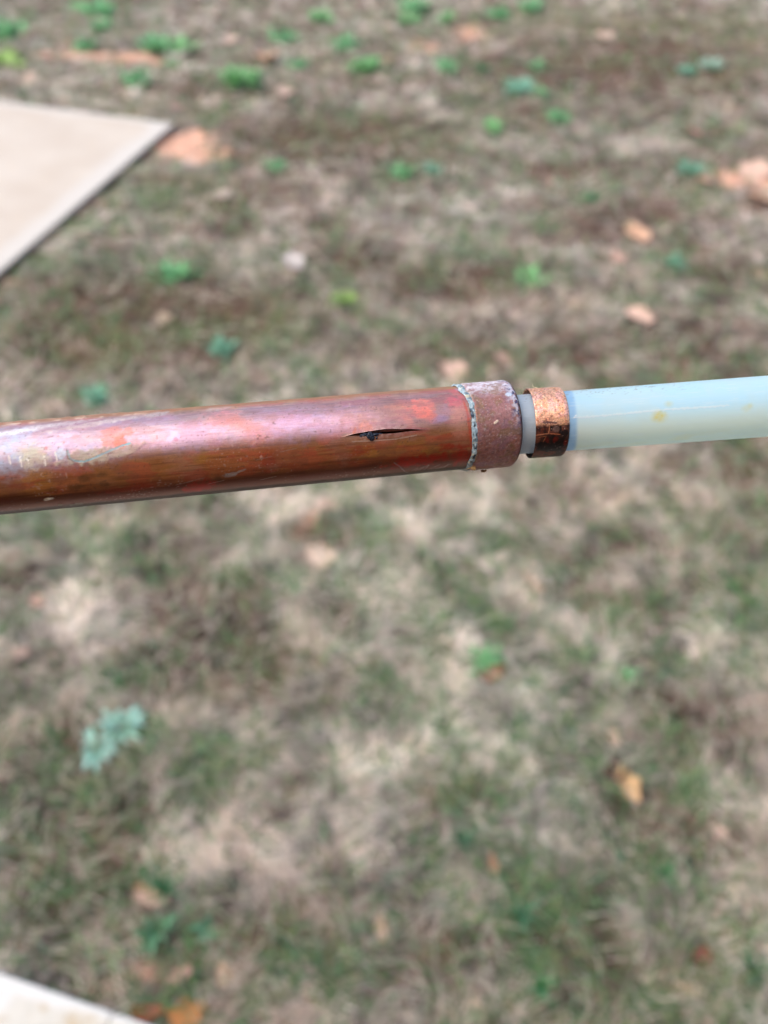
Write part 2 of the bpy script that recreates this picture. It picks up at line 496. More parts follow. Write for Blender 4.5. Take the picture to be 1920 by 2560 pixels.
def slab(name, corner, ex, ey, lx, ly, top, mat, parent=None, x0=0.0, bevel=0.012, **props):
    """box in its own frame: x along ex, y along ey"""
    bm = bmesh.new()
    bmesh.ops.create_cube(bm, size=1)
    hgt = top + 0.1
    det = ex[0] * ey[1] - ex[1] * ey[0]
    for v in bm.verts:
        v.co = Vector((x0 + (v.co.x + .5) * lx, (v.co.y + .5) * ly, (v.co.z + .5) * hgt - .1))
    bmesh.ops.bevel(bm, geom=[e for e in bm.edges], offset=bevel, segments=4, affect='EDGES', profile=.5)
    me = bpy.data.meshes.new(name)
    M = Matrix(((ex[0], ey[0], 0, corner[0]), (ex[1], ey[1], 0, corner[1]), (0, 0, 1, 0), (0, 0, 0, 1)))
    if det < 0: bmesh.ops.reverse_faces(bm, faces=bm.faces)
    bm.to_mesh(me); bm.free()
    for p in me.polygons: p.use_smooth = False
    o = add_obj(name, me, mat, None, **props)
    # sheared a couple of degrees, so keep the frame in the object matrix
    o.matrix_world = M
    if parent: o.parent = parent; o.matrix_parent_inverse = parent.matrix_world.inverted()
    return o


mat_path = concrete_mat('walk_concrete', lin(182, 168, 152), lin(190, 178, 163), lin(190, 182, 171), .10, .15, .035)
mat_patio = concrete_mat('patio_concrete', lin(216, 210, 196), lin(224, 219, 206), lin(226, 222, 214), .035, .7, .05)
slab('concrete_path', CL, E1, E2, 3.2, 3.1, .035, mat_path, kind='structure', bevel=.008)
# patio: panels either side of a control joint, edge along PD
J = on_ground(285, 2535, .05)
jx = (J - PA) @ PD
patio = bpy.data.objects.new('patio', None); COL.objects.link(patio)
patio['kind'] = 'structure'
patio.location = (PA[0], PA[1], 0)
bpy.context.view_layer.update()
for k, (a0, ln) in enumerate(((jx - 3.0, 2.998), (jx - .0015, 1.8))):
    for r in range(2):
        corner = PA - PN * (0.0 + r * 1.8)
        slab('panel', corner, PD, -PN, ln, 1.796, .05, mat_patio, parent=patio, x0=a0, bevel=.006)

# wall and eave added unseen behind the camera to darken what the pipe mirrors
def unseen_porch_mesh():
    bm = bmesh.new()
    def box(x0, x1, y0, y1, z0, z1, tilt=0.0):
        r_ = bmesh.ops.create_cube(bm, size=1)
        for v in r_['verts']:
            v.co = Vector(((x0 + x1) / 2 + v.co.x * (x1 - x0), (y0 + y1) / 2 + v.co.y * (y1 - y0) + (tilt if v.co.z < 0 else 0), (z0 + z1) / 2 + v.co.z * (z1 - z0)))
    for k in range(9):                                         # lapped boards of the unseen wall
        box(-4, 4, -.63, -.61, 1.15 + k * .14, 1.15 + (k + 1) * .14 + .02, .014)
    box(-4, 4, -.66, -.58, 1.09, 1.148)                         # ledge over the brick base
    box(-4.2, 4.2, -.9, -.48, 2.43, 2.46)                       # soffit
    box(-4.2, 4.2, -.477, -.45, 2.36, 2.50)                     # fascia
    box(-4.2, 4.2, -3.6, -.46, 2.503, 2.56)                     # roof deck
    me = bpy.data.meshes.new('unseen_porch'); bm.to_mesh(me); bm.free()
    return me


m, n, l, b = new_mat('unseen_porch_paint')
tc = n.new('ShaderNodeTexCoord')
pn = noise_node(n, l, mapped(n, l, tc.outputs['Object'], (.3, 1, 2)), 8, 4, .6)
rp = n.new('ShaderNodeMix'); rp.data_type = 'RGBA'
l.new(pn, rp.inputs['Factor'])
rp.inputs['A'].default_value = (*lin(150, 122, 96), 1); rp.inputs['B'].default_value = (*lin(168, 138, 108), 1)
l.new(rp.outputs['Result'], b.inputs['Base Color']); b.inputs['Roughness'].default_value = .7
add_obj('unseen_porch', unseen_porch_mesh(), m, kind='structure')


def unseen_brick_base():
    bm = bmesh.new()
    for row in range(13):
        for q in range(-16, 17):
            x0_ = q * .23 + (row % 2) * .115
            ret = bmesh.ops.create_cube(bm, size=1)
            for v in ret['verts']:
                v.co = Vector((x0_ + v.co.x * .215, -.65 + v.co.y * .1 + .002 * ((q * 7 + row * 3) % 3), .09 + row * .076 + v.co.z * .066))
    ret = bmesh.ops.create_cube(bm, size=1)
    for v in ret['verts']:
        v.co = Vector((v.co.x * 8, -.68 + v.co.y * .1, .57 + v.co.z * 1.03))
    me = bpy.data.meshes.new('unseen_brick_base'); bm.to_mesh(me); bm.free()
    return me


m, n, l, b = new_mat('unseen_dark_brick')
tc = n.new('ShaderNodeTexCoord')
pn = noise_node(n, l, tc.outputs['Object'], 5, 4, .6)
rp = n.new('ShaderNodeMix'); rp.data_type = 'RGBA'
l.new(pn, rp.inputs['Factor'])
rp.inputs['A'].default_value = (*lin(82, 50, 38), 1); rp.inputs['B'].default_value = (*lin(104, 62, 46), 1)
l.new(rp.outputs['Result'], b.inputs['Base Color']); b.inputs['Roughness'].default_value = .85
add_obj('unseen_porch_base', unseen_brick_base(), m, kind='structure')  # dark base added out of view to darken the lower reflection

# ------------------------------------------------------------------ grass blades
def blades(name, x, y, L, w, az, lift, tone, droop):
    n = len(x)
    z0 = height(x, y)
    cx, sx = np.cos(az), np.sin(az)
    px, py = -sx, cx
    hw = w / 2
    v = np.zeros((n, 5, 3), np.float32)
    bend = rng.normal(0, .25, n) * L
    tw = rng.uniform(-.7, .7, n) * w
    v[:, 0] = np.stack([x + px * hw, y + py * hw, z0], 1)
    v[:, 1] = np.stack([x - px * hw, y - py * hw, z0], 1)
    mx, my = x + cx * L * .5 + px * bend * .5, y + sx * L * .5 + py * bend * .5
    mz = z0 + lift * .75 + .003
    v[:, 2] = np.stack([mx - px * hw * .9, my - py * hw * .9, mz - tw * .5], 1)
    v[:, 3] = np.stack([mx + px * hw * .9, my + py * hw * .9, mz + tw * .5], 1)
    v[:, 4] = np.stack([x + cx * L + px * bend, y + sx * L + py * bend, z0 + lift - droop + .003], 1)
    o = (np.arange(n) * 5)[:, None]
    q = o + np.array([[0, 1, 2, 3]]); t = o + np.array([[3, 2, 4]])
    me = np_mesh(name, v.reshape(-1, 3), [q, t])
    set_col(me, 'tone', np.repeat(tone, 5, 0))
    return me


def scatter(ylo, yhi, dens):
    # wedge a little wider than the view
    wmax = 0.75 + yhi * .62
    N = int(dens * (yhi - ylo) * 2 * wmax)
    x = rng.uniform(-wmax, wmax, N); y = rng.uniform(ylo, yhi, N)
    k = (np.abs(x) < .75 + y * .62) & ~in_path(x, y, .014) & ~in_patio(x, y, .012)
    return x[k], y[k]


pts = []
for (ylo, yhi, dens, sc) in ((.05, .9, 52000, 1.0), (.9, 1.7, 36000, 1.15), (1.7, 2.7, 17000, 1.45), (2.7, 4.2, 8000, 1.9), (4.2, 6.8, 3600, 2.5)):
    a, bb = scatter(ylo, yhi, dens)
    pts.append((a, bb, np.full(len(a), sc)))
x = np.concatenate([p[0] for p in pts]); y = np.concatenate([p[1] for p in pts]); sc = np.concatenate([p[2] for p in pts])
f = fields(x, y)
u = rng.random(len(x))
keep = u > np.clip(smooth(.25, .9, f['c']) * .9 + f['b'] * .5, 0, .97)
x, y, sc = x[keep], y[keep], sc[keep]
f = {k: v[keep] for k, v in f.items()}
u = rng.random(len(x))
isg = u < np.clip(f['g'] * .44 + f['o'] * .2 + .08, 0, .7)
flow = fbm(x * 5, y * 5, seed=91, oct=2) * 14
az = flow + rng.normal(0, .85, len(x))
# dry
d = ~isg
xd, yd, nd = x[d], y[d], d.sum()
pal = np.array([lin(208, 193, 180), lin(190, 174, 162), lin(160, 143, 134), lin(226, 214, 202), lin(170, 146, 132), lin(204, 182, 158)])
tone = pal[rng.integers(0, len(pal), nd)]
lightf = np.clip(f['s'][d], 0, 1); darkf = np.clip(f['b'][d], 0, 1)
tone = mixc(tone, np.tile(lin(236, 229, 220), (nd, 1)), np.minimum(lightf * .9, .72))
tone = mixc(tone, np.tile(lin(100, 72, 54), (nd, 1)), np.minimum(darkf * 1.35, .95))
tone = mixc(tone, np.tile(lin(134, 116, 62), (nd, 1)), np.clip(f['o'][d], 0, 1) * .5)
cl = .5 * fbm(xd * 34, yd * 30, seed=61, oct=2) + .5 * fbm(xd * 14, yd * 12, seed=62, oct=2)
tone *= (rng.uniform(.6, 1.3, nd) * (.42 + 1.1 * smooth(.38, .60, cl)))[:, None]
stalk = rng.random(nd) < .085
tone[stalk] = mixc(tone[stalk], np.tile(lin(238, 226, 206), (stalk.sum(), 1)), np.full(stalk.sum(), .75))
Ld = rng.uniform(.018, .055, nd) * np.sqrt(sc[d]) * np.where(stalk, 1.9, 1)
lift = rng.gamma(1.6, .0065, nd) * (1 - .4 * darkf) + np.where(stalk, .012, 0)
me = blades('dry_grass', xd, yd, Ld, rng.uniform(.0011, .0024, nd) * sc[d], az[d], lift, tone, lift * rng.uniform(0, .8, nd))
add_obj('dry_grass', me, M_GRASS, kind='stuff', label='dormant straw coloured lawn grass lying matted over the soil', category='grass')
g = isg
xg, yg, ng = x[g], y[g], g.sum()
pal = np.array([lin(104, 144, 88), lin(122, 160, 104), lin(86, 128, 84), lin(144, 172, 124), lin(98, 144, 110), lin(148, 158, 104)])
tone = pal[rng.integers(0, len(pal), ng)]
tone = mixc(tone, np.tile(lin(128, 124, 62), (ng, 1)), np.clip(f['o'][g], 0, 1) * .6)
tone *= rng.uniform(.65, 1.2, ng)[:, None]
Lg = rng.uniform(.02, .06, ng) * np.sqrt(sc[g])
lift = rng.gamma(2.2, .008, ng)
me = blades('green_grass', xg, yg, Lg, rng.uniform(.0014, .0032, ng) * sc[g], rng.uniform(0, 6.28, ng), lift, tone, lift * rng.uniform(0, .5, ng))
add_obj('green_grass', me, M_GRASS, kind='stuff', label='green blades growing in patches through the dry lawn', category='grass')

# ------------------------------------------------------------------ weeds
def leaf_mesh(kind, seed):
    """one leaf lying along +x from the origin, unit length"""
    r = random.Random(seed)
    N = 9
    v, fcs = [], []
    arch = r.uniform(.12, .3)
    for i in range(N):
        t = i / (N - 1)
        if kind == 'lobed':
            wd = .17 * math.sin(math.pi * min(1, t ** .62)) ** .9 * (1 + .4 * math.cos(t * 6.283 * 2.5)) + .008
        elif kind == 'blade':
            wd = .045 * (1 - t ** 3) + .002
        else:
            wd = .15 * math.sin(math.pi * t ** .75) ** .8 + .012
        z = arch * math.sin(math.pi * t * .8) * (1.0 if kind != 'blade' else 1.7)
        sway = r.uniform(-.015, .015)
        v += [(t, sway - wd, z + wd * .35), (t, sway, z - wd * .12), (t, sway + wd, z + wd * .35)]
    for i in range(N - 1):
        for j in (0, 1):
            a = i * 3 + j
            fcs.append((a, a + 3, a + 4, a + 1))
    return v, fcs


def join_leaves(name, kind, n, seed, tone, droop=.25):
    r = random.Random(seed)
    V, Fc, T = [], [], []
    for i in range(n):
        v, fs = leaf_mesh(kind, seed * 31 + i)
        a = i * 2.399 + r.uniform(-.3, .3)
        s = r.uniform(.28, .62)
        up = r.uniform(.0, .8)
        ca_ = r.uniform(0, 6.283); cr_ = r.uniform(0, .55)
        R = Matrix.Translation((math.cos(ca_) * cr_ * 1.1, math.sin(ca_) * cr_ * 1.25, 0)) @ Matrix.Rotation(a, 4, 'Z') @ Matrix.Rotation(-up, 4, 'Y') @ Matrix.Rotation(r.uniform(-.4, .4), 4, 'X') @ Matrix.Scale(s, 4)
        o = len(V)
        V += [tuple(R @ Vector(p)) for p in v]
        Fc += [tuple(q + o for q in ff) for ff in fs]
        tt = np.array(tone) * r.uniform(.65, 1.25)
        for k in range(len(v)):
            T.append(tt * (1.15 if k % 3 == 1 else 1.0))
        o2 = len(V)                                     # runner joining the leaf to the crown of the plant
        bx_, by_ = R.translation.x, R.translation.y
        nl = math.hypot(bx_, by_) + 1e-6
        sx_, sy_ = -by_ / nl * .012, bx_ / nl * .012
        V += [(sx_, sy_, .02), (-sx_, -sy_, .02), (bx_ - sx_, by_ - sy_, .02), (bx_ + sx_, by_ + sy_, .02)]
        Fc.append((o2, o2 + 1, o2 + 2, o2 + 3)); T += [tt * .8] * 4
    me = np_mesh(name, np.array(V), [np.array(Fc)])
    set_col(me, 'tone', np.array(T))
    return me


protos = {}
for key in ('GREEN', 'BRIGHT', 'TEAL', 'YEL', 'PALE', 'DARKG'):
    for vv in range(2):
        protos[(key, vv)] = join_leaves('weed', 'oval', 46, 11 + vv * 5 + len(key), globals()[key])
        protos[(key, vv)].materials.append(M_LEAFY)
for i, (px, py, hw, key, lab) in enumerate(WEEDS):
    c = on_ground(px, py + hw * .5)
    s = abs((on_ground(px + hw, py) - on_ground(px - hw, py))[0]) / 2 * 1.35
    o = add_obj('weed', protos[(key, i % 2)], None, None, label=lab, category='weed', group='leafy weeds scattered over the lawn')
    o.location = (c[0], c[1], float(height(np.array([c[0]]), np.array([c[1]]))[0]) + .008)
    o.scale = (s, s, s * 1.05)
    o.rotation_euler = (0, 0, i * 1.7)


def rosette(px, py, hw, kind, n, tone, lab, cat, name, seed, up0=.1, group=None):
    c = on_ground(px, py)
    s = abs((on_ground(px + hw, py) - on_ground(px - hw, py))[0]) / 2
    e = bpy.data.objects.new(name, None); COL.objects.link(e)
    e.location = (c[0], c[1], float(height(np.array([c[0]]), np.array([c[1]]))[0]) + .008)
    e['label'] = lab; e['category'] = cat
    if group: e['group'] = group
    r = random.Random(seed)
    ms = []
    for q in range(3):
        v, fs = leaf_mesh(kind, seed + q)
        me = np_mesh('leaf', np.array(v), [np.array(fs)])
        t = np.tile(tone * (0.8 + .2 * q), (len(v), 1)); t[1::3] *= 1.2
        set_col(me, 'tone', t); me.materials.append(M_LEAFY)
        ms.append(me)
    for i in range(n):
        o = add_obj('leaf', ms[i % 3], None, e)
        sc_ = s * r.uniform(.55, 1.0)
        o.rotation_euler = (r.uniform(-.3, .3), -(up0 + r.uniform(-.05, .35)), i * 2.399 + r.uniform(-.25, .25))
        o.scale = (sc_, sc_, sc_)
    return e


SILV = lin(146, 188, 172)
rosette(244, 1878, 74, 'lobed', 15, SILV, 'silvery blue green lobed rosette, lower left half of the pair lying under the copper pipe', 'weed', 'silvery_weed', 5, .02, 'two silvery rosettes growing together')
rosette(308, 1824, 72, 'lobed', 15, SILV * 1.02, 'silvery blue green lobed rosette, upper right half of the pair lying under the copper pipe', 'weed', 'silvery_weed', 15, .02, 'two silvery rosettes growing together')
rosette(415, 2235, 105, 'blade', 18, lin(70, 120, 80), 'dark green grass tuft with arching blades behind a torn tan leaf near the patio', 'grass tuft', 'grass_tuft', 25, .5)
rosette(398, 2330, 70, 'oval', 10, lin(84, 126, 92), 'low green weed below the torn tan leaf near the patio', 'weed', 'broadleaf_weed', 35, .1)
rosette(515, 2318, 50, 'oval', 8, lin(88, 138, 104), 'small bluish weed right of the torn tan leaf near the patio', 'weed', 'broadleaf_weed', 45, .1)
rosette(1300, 2300, 100, 'blade', 16, lin(78, 128, 92), 'upright green grass tuft in the lower right lawn, left of the red leaf', 'grass tuft', 'grass_tuft', 55, .6)
rosette(1650, 2190, 90, 'blade', 14, lin(92, 138, 94), 'pale green grass tuft above the red leaf', 'grass tuft', 'grass_tuft', 65, .6)
rosette(1345, 2480, 90, 'blade', 14, lin(78, 136, 84), 'green grass tuft at the bottom border right of centre', 'grass tuft', 'grass_tuft', 75, .6)
rosette(1150, 2110, 80, 'blade', 14, lin(82, 118, 88), 'dusky green grass tuft left of the big tan leaf', 'grass tuft', 'grass_tuft', 85, .5)
rosette(1870, 2440, 100, 'blade', 16, lin(80, 122, 84), 'green grass tuft in the bottom right corner', 'grass tuft', 'grass_tuft', 95, .5)

# ------------------------------------------------------------------ fallen leaves
def dead_leaf(px, py, hw, hh, tone, lab, seed, rot=0.0, curl=.5):
    if hw < 24 and seed not in (108,): tone = tone * .62 + lin(176, 156, 140) * .38
    r = random.Random(seed)
    c = on_ground(px, py)
    w = abs((on_ground(px + hw, py) - on_ground(px - hw, py))[0]) / 2
    hgt = abs((on_ground(px, py - hh) - on_ground(px, py + hh))[1]) / 2
    v, fs, T = [(0, 0, 0)], [], [tone * .8]
    K, RN = 26, 4
    lob = r.choice((3, 5)); ph = r.uniform(0, 6)
    for q in range(1, RN + 1):
        for k in range(K):
            a = k / K * 2 * math.pi
            rad = (1 + .13 * math.cos(lob * a + ph) + .06 * math.cos(9 * a + ph)) * q / RN
            X_, Y_ = math.cos(a) * rad, math.sin(a) * rad
            v.append((X_, Y_, curl * (X_ * X_ * .5 + .22 * Y_ * Y_) + .05 * math.sin(6 * a + ph) * rad))
            T.append(tone * (1 - .25 * (q == RN)) * r.uniform(.88, 1.1))
    tri = [(0, 1 + k, 1 + (k + 1) % K) for k in range(K)]
    qd = []
    for q in range(1, RN):
        for k in range(K):
            a0 = 1 + (q - 1) * K + k; a1 = 1 + (q - 1) * K + (k + 1) % K
            qd.append((a0, a0 + K, a1 + K, a1))
    # stalk
    o0 = len(v)
    v += [(1.0, -.03, .4 * curl), (1.0, .03, .4 * curl), (1.7, .02, .1), (1.7, -.02, .1)]
    T += [tone * .6] * 4
    qd.append((o0, o0 + 1, o0 + 2, o0 + 3))
    me = np_mesh('fallen_leaf', np.array(v, float), [np.array(tri), np.array(qd)])
    set_col(me, 'tone', np.array(T)); me.materials.append(M_DEAD)
    o = add_obj('fallen_leaf', me, None, None, label=lab, category='leaf', group='dead leaves lying on the lawn')
    z = float(height(np.array([c[0]]), np.array([c[1]]))[0])
    o.location = (c[0], c[1], z + .016)
    o.scale = (w, hgt, (w + hgt) / 2)
    o.rotation_euler = (r.uniform(-.2, .2), r.uniform(-.2, .2), rot)
    return o


TAN = lin(214, 170, 138); PEACH = lin(220, 184, 162); RUST = lin(160, 98, 72); ORANGE = lin(200, 134, 78); OCHRE = lin(218, 178, 130)
LEAVES = [
 (1590, 583, 24, 30, TAN, 'upright tan leaf on dark soil, upper of two above the plastic tube', .2, .4),
 (1594, 804, 24, 22, PEACH, 'pale tan leaf, lower of two above the plastic tube', .8, .4),
 (1136, 940, 30, 26, PEACH, 'peach leaf touching the top of the cap in view', 0, .3),
 (1255, 916, 18, 18, lin(176, 136, 120), 'small reddish leaf above the end cap', .6, .4),
 (1280, 798, 20, 20, lin(176, 146, 134), 'pinkish leaf left of the two tan leaves', .2, .4),
 (1530, 1850, 15, 26, PEACH, 'narrow upright pale leaf above the curled tan leaf', .1, .6),
 (1562, 1972, 26, 44, OCHRE, 'curled ochre leaf standing beside a dark hollow in the lower right', .3, 1.1),
 (1532, 1938, 26, 26, lin(84, 52, 38), 'dark brown leaf half tucked behind the curled ochre leaf', .5, .8),
 (388, 2246, 50, 22, PEACH, 'torn tan leaf lying across the grass tuft near the patio', .1, .6),
 (350, 2225, 18, 24, lin(226, 170, 110), 'small ochre leaf scrap at the left end of the torn tan leaf', .6, .5),
 (468, 2538, 44, 36, ORANGE, 'rounded orange leaf at the bottom border against the patio', .2, .5),
 (372, 2536, 40, 22, lin(150, 84, 48), 'brown leaf in the soil groove along the patio', .1, .5),
 (1228, 1690, 32, 18, RUST, 'rust red leaf in the middle lawn below the pipe', .45, .6),
 (1748, 2398, 28, 24, lin(150, 74, 66), 'dark red leaf in the lower right grass', .3, .6),
 (72, 88, 14, 12, PEACH, 'small peach leaf at the upper left above the clay streak', 0, .3),
 (72, 200, 15, 14, PEACH, 'small peach leaf above the left part of the path slab', 0, .3),
 (440, 268, 17, 14, lin(196, 136, 124), 'pinkish leaf just above the slab corner', .2, .3),
 (710, 236, 20, 18, PEACH, 'peach leaf below right of the big bushy weed', .2, .3),
 (578, 104, 16, 14, PEACH, 'peach leaf above the big bushy weed', .2, .3),
 (668, 146, 26, 16, TAN, 'tan leaf right of the big bushy weed', 0, .3),
 (448, 133, 30, 14, lin(212, 196, 190), 'pale grey leaf lying on the wide double weed', 0, .3),
 (1510, 92, 17, 13, PEACH, 'peach leaf on dark soil in the upper right', .3, .3),
 (1732, 336, 16, 14, lin(206, 150, 130), 'pinkish leaf in the right upper lawn', .3, .3),
 (1540, 655, 17, 14, lin(192, 146, 130), 'dull pink leaf left below the upright tan leaf', .3, .3),
 (1880, 440, 42, 16, PEACH, 'broad peach leaf on the clay patch at the right border, upper of two', .3, .3),
 (1900, 496, 36, 15, TAN, 'broad tan leaf on the clay patch at the right border, lower of two', .1, .3),
 (1755, 456, 20, 13, lin(206, 150, 120), 'tan leaf left of the clay patch at the right border', .1, .3),
 (410, 803, 18, 14, lin(186, 156, 126), 'faded leaf on the dark bare soil above the copper pipe', .1, .3),
 (560, 497, 22, 14, lin(216, 194, 178), 'bleached leaf left of the dark soil below the slab corner', .1, .3),
 (735, 660, 24, 20, lin(206, 194, 188), 'bleached grey leaf above the split in the pipe', .5, .4),
 (1212, 1422, 20, 18, lin(222, 206, 190), 'bleached leaf in the grass below the end cap', .4, .4),
 (800, 1400, 34, 38, lin(222, 194, 170), 'cream leaf on the peach soil below the middle of the pipe', .4, .4),
 (640, 1312, 20, 13, lin(74, 56, 46), 'dark brown leaf at the left of the peach soil below the pipe', .1, .4),
 (60, 1646, 22, 16, lin(190, 156, 140), 'salmon leaf at the left border below the pipe', .3, .4),
 (100, 1515, 18, 20, lin(196, 146, 126), 'pinkish leaf in the pale straw at the left border', .3, .4),
 (1330, 1470, 14, 32, lin(198, 166, 136), 'narrow tan leaf slanting in the grass below the crimp ring', .5, .5),
 (450, 2440, 34, 20, lin(186, 148, 130), 'dull salmon leaf on the soil right above the orange leaf', .5, .5),
 (560, 2440, 20, 34, lin(206, 170, 134), 'upright tan leaf scrap right of the bare pinkish soil', .4, .5),
 (1232, 2168, 12, 28, lin(176, 110, 60), 'narrow brown leaf in the tuft left of the big tan leaf', .2, .5),
 (950, 2330, 14, 44, lin(206, 172, 138), 'long upright tan leaf scrap in the bottom middle', .1, .5),
 (1795, 2085, 20, 26, lin(206, 172, 152), 'pale twisted leaf in the right lower lawn', .5, .5),
 (1715, 2480, 34, 12, lin(216, 186, 152), 'pale seed head lying slanted near the bottom border', -.5, .5),
]
for i, (px, py, hw, hh, t, lab, rot, cu) in enumerate(LEAVES):
    dead_leaf(px, py, hw, hh, t, lab, 100 + i, rot, cu)

# ================================================================== THE PIPE
P0 = at_depth(0, 1172, .1870)
P1 = at_depth(1180, 1067, .2068)
AX = (P1 - P0) / np.linalg.norm(P1 - P0)
CAMP = np.array([0, 0, H], float)


class Axis:
    """a straight pipe axis: s in metres from origin, angle 0 faces the camera, +90 is up"""
    def __init__(self, a, b):
        self.o = a; self.d = (b - a) / np.linalg.norm(b - a)
        mid = a + self.d * ((CAMP - a) @ self.d)
        ec = CAMP - mid; ec /= np.linalg.norm(ec)
        eu = np.cross(self.d, ec); eu /= np.linalg.norm(eu)
        if eu @ np.array([0, SP, CP]) < 0: eu = -eu
        self.ec, self.eu = ec, eu

    def pt(self, s, th, r):
        s, th, r = np.broadcast_arrays(s, th, r)
        return self.o + s[..., None] * self.d + (np.cos(th) * r)[..., None] * self.ec + (np.sin(th) * r)[..., None] * self.eu

    def hit(self, px, py, R):
        """where the line of sight to a pixel meets the pipe surface"""
        d = at_depth(px, py, 1.0) - CAMP
        d /= np.linalg.norm(d)
        w = CAMP - self.o
        dp = d - (d @ self.d) * self.d; wp = w - (w @ self.d) * self.d
        A, B, C = dp @ dp, 2 * dp @ wp, wp @ wp - R * R
        disc = B * B - 4 * A * C
        t = (-B - math.sqrt(max(disc, 0))) / (2 * A)
        p = CAMP + d * t - self.o
        return p @ self.d, math.atan2(p @ self.eu, p @ self.ec)


R_CU, R_CAP, R_PEX, R_RING = .0111, .01165, .00795, .0093
A1 = Axis(P0, P1)
Q0 = at_depth(1300, 1061, .2075)
Q1 = at_depth(1920, 1015.5, .2015)
A2 = Axis(Q0, Q1)
assembly = bpy.data.objects.new('burst_water_pipe', None)
COL.objects.link(assembly)
LOC = A1.pt(np.array(0.06), np.array(0.), np.array(0.))
assembly.location = LOC
assembly['label'] = 'tarnished copper pipe with burst split, soldered end cap and milky plastic tube'
assembly['category'] = 'pipe'


def grid_faces(nr, nc, wrap=True):
    """nr rings (along), nc points round"""
    idx = np.arange(nr * nc).reshape(nr, nc)
    if wrap: idx = np.concatenate([idx, idx[:, :1]], 1)
    return np.stack([idx[:-1, :-1], idx[1:, :-1], idx[1:, 1:], idx[:-1, 1:]], -1).reshape(-1, 4)


def finish(name, verts, faces, tone, wear, unrolled, mat, parent=assembly, **props):
    me = np_mesh(name, verts - LOC, faces)
    set_col(me, 'tone', tone)
    if wear is not None:
        set_col(me, 'wear', wear)
        set_col(me, 'unrolled', unrolled)
    return add_obj(name, me, mat, parent, **props)


class Paint:
    """tone / metal / roughness / relief on a surface unrolled to (s, arc) in metres"""
    def __init__(self, axis, R, s, th, tone, metal, rough):
        self.ax, self.R, self.s, self.a = axis, R, s, th * R
        n = len(s)
        self.tone = np.array(tone) if np.ndim(tone) == 2 else np.tile(tone, (n, 1))
        self.metal = np.full(n, metal, float); self.rough = np.full(n, rough, float); self.h = np.zeros(n)
        c, sn = np.cos(th) * R, np.sin(th) * R
        self.c, self.sn = c, sn

    def nz(self, fs, fa=None, seed=0, oct=3):
        fa = fs if fa is None else fa
        return fbm(self.s * fs, self.c * fa, self.sn * fa, seed=seed, oct=oct)

    def put(self, w, tone=None, metal=None, rough=None, h=0.0):
        w = np.clip(w, 0, 1)
        if tone is not None: self.tone = mixc(self.tone, np.tile(tone, (len(w), 1)), w)
        if metal is not None: self.metal = self.metal * (1 - w) + metal * w
        if rough is not None: self.rough = self.rough * (1 - w) + rough * w
        self.h = self.h + h * w

    def blob(self, px, py, rx, ry, rot=0, soft=.35, jag=.5, seed=1):
        """ragged ellipse centred where pixel (px,py) lands, radii in photo pixels"""
        s0, th0 = self.ax.hit(px, py, self.R)
        k = .19 / F
        ds = (self.s - s0) / k
        da = (self.a - th0 * self.R) / k * max(math.cos(th0), .3)
        per = 2 * math.pi * self.R / k * max(math.cos(th0), .3)
        da = (da + per / 2) % per - per / 2
        cr, sr = math.cos(rot), math.sin(rot)
        u = (ds * cr + da * sr) / rx; v = (-ds * sr + da * cr) / ry
        d = np.sqrt(u * u + v * v) + jag * (self.nz(900, seed=seed, oct=4) - .5) * 2
        return (1 - smooth(1 - soft, 1 + soft, d)) * np.clip(.45 + 1.0 * self.nz(1300, seed=seed + 7, oct=3), 0, 1.1)

    def line(self, pts, w, seed=1, jag=.6):
        """thin ragged stroke through pixel points, half width w px"""
        k = .19 / F
        best = np.full(len(self.s), 1e9)
        P = [self.ax.hit(px, py, self.R) for px, py in pts]
        P = [(s_, t_ * self.R) for s_, t_ in P]
        for (s0, a0), (s1, a1) in zip(P[:-1], P[1:]):
            dx, dy = s1 - s0, a1 - a0
            t = np.clip(((self.s - s0) * dx + (self.a - a0) * dy) / (dx * dx + dy * dy), 0, 1)
            best = np.minimum(best, np.hypot(self.s - s0 - t * dx, self.a - a0 - t * dy))
        d = best / k + jag * w * (self.nz(2500, seed=seed, oct=2) - .5) * 2
        return 1 - smooth(w * .6, w * 1.4, d)


# --- copper tube, seam of the mesh placed on the burst
sA, thA = A1.hit(862, 1091, R_CU)
sB, thB = A1.hit(1068, 1073.5, R_CU)
s_seam = A1.hit(1184, 1065, R_CU)[0]
coarse = np.concatenate([[-.75, -.6, -.45, -.3, -.2], np.arange(-.12, -.012, .006)])
S = np.concatenate([coarse, np.arange(-.012, s_seam + .002, .00026)])
# angles: fine where the camera can look, coarse behind
dth = np.concatenate([np.arange(0, 1.95, .0125), np.arange(1.95, 4.33, .08), np.arange(4.35, 2 * math.pi, .0125), [2 * math.pi]])
SS, TT = np.meshgrid(S, dth, indexing='ij')
s = SS.ravel(); dt = TT.ravel()
tfrac = np.clip((s - sA) / (sB - sA), 0, 1)
seam_th = thA + (thB - thA) * tfrac + .004 * np.sin(s * 900)
th = seam_th + dt
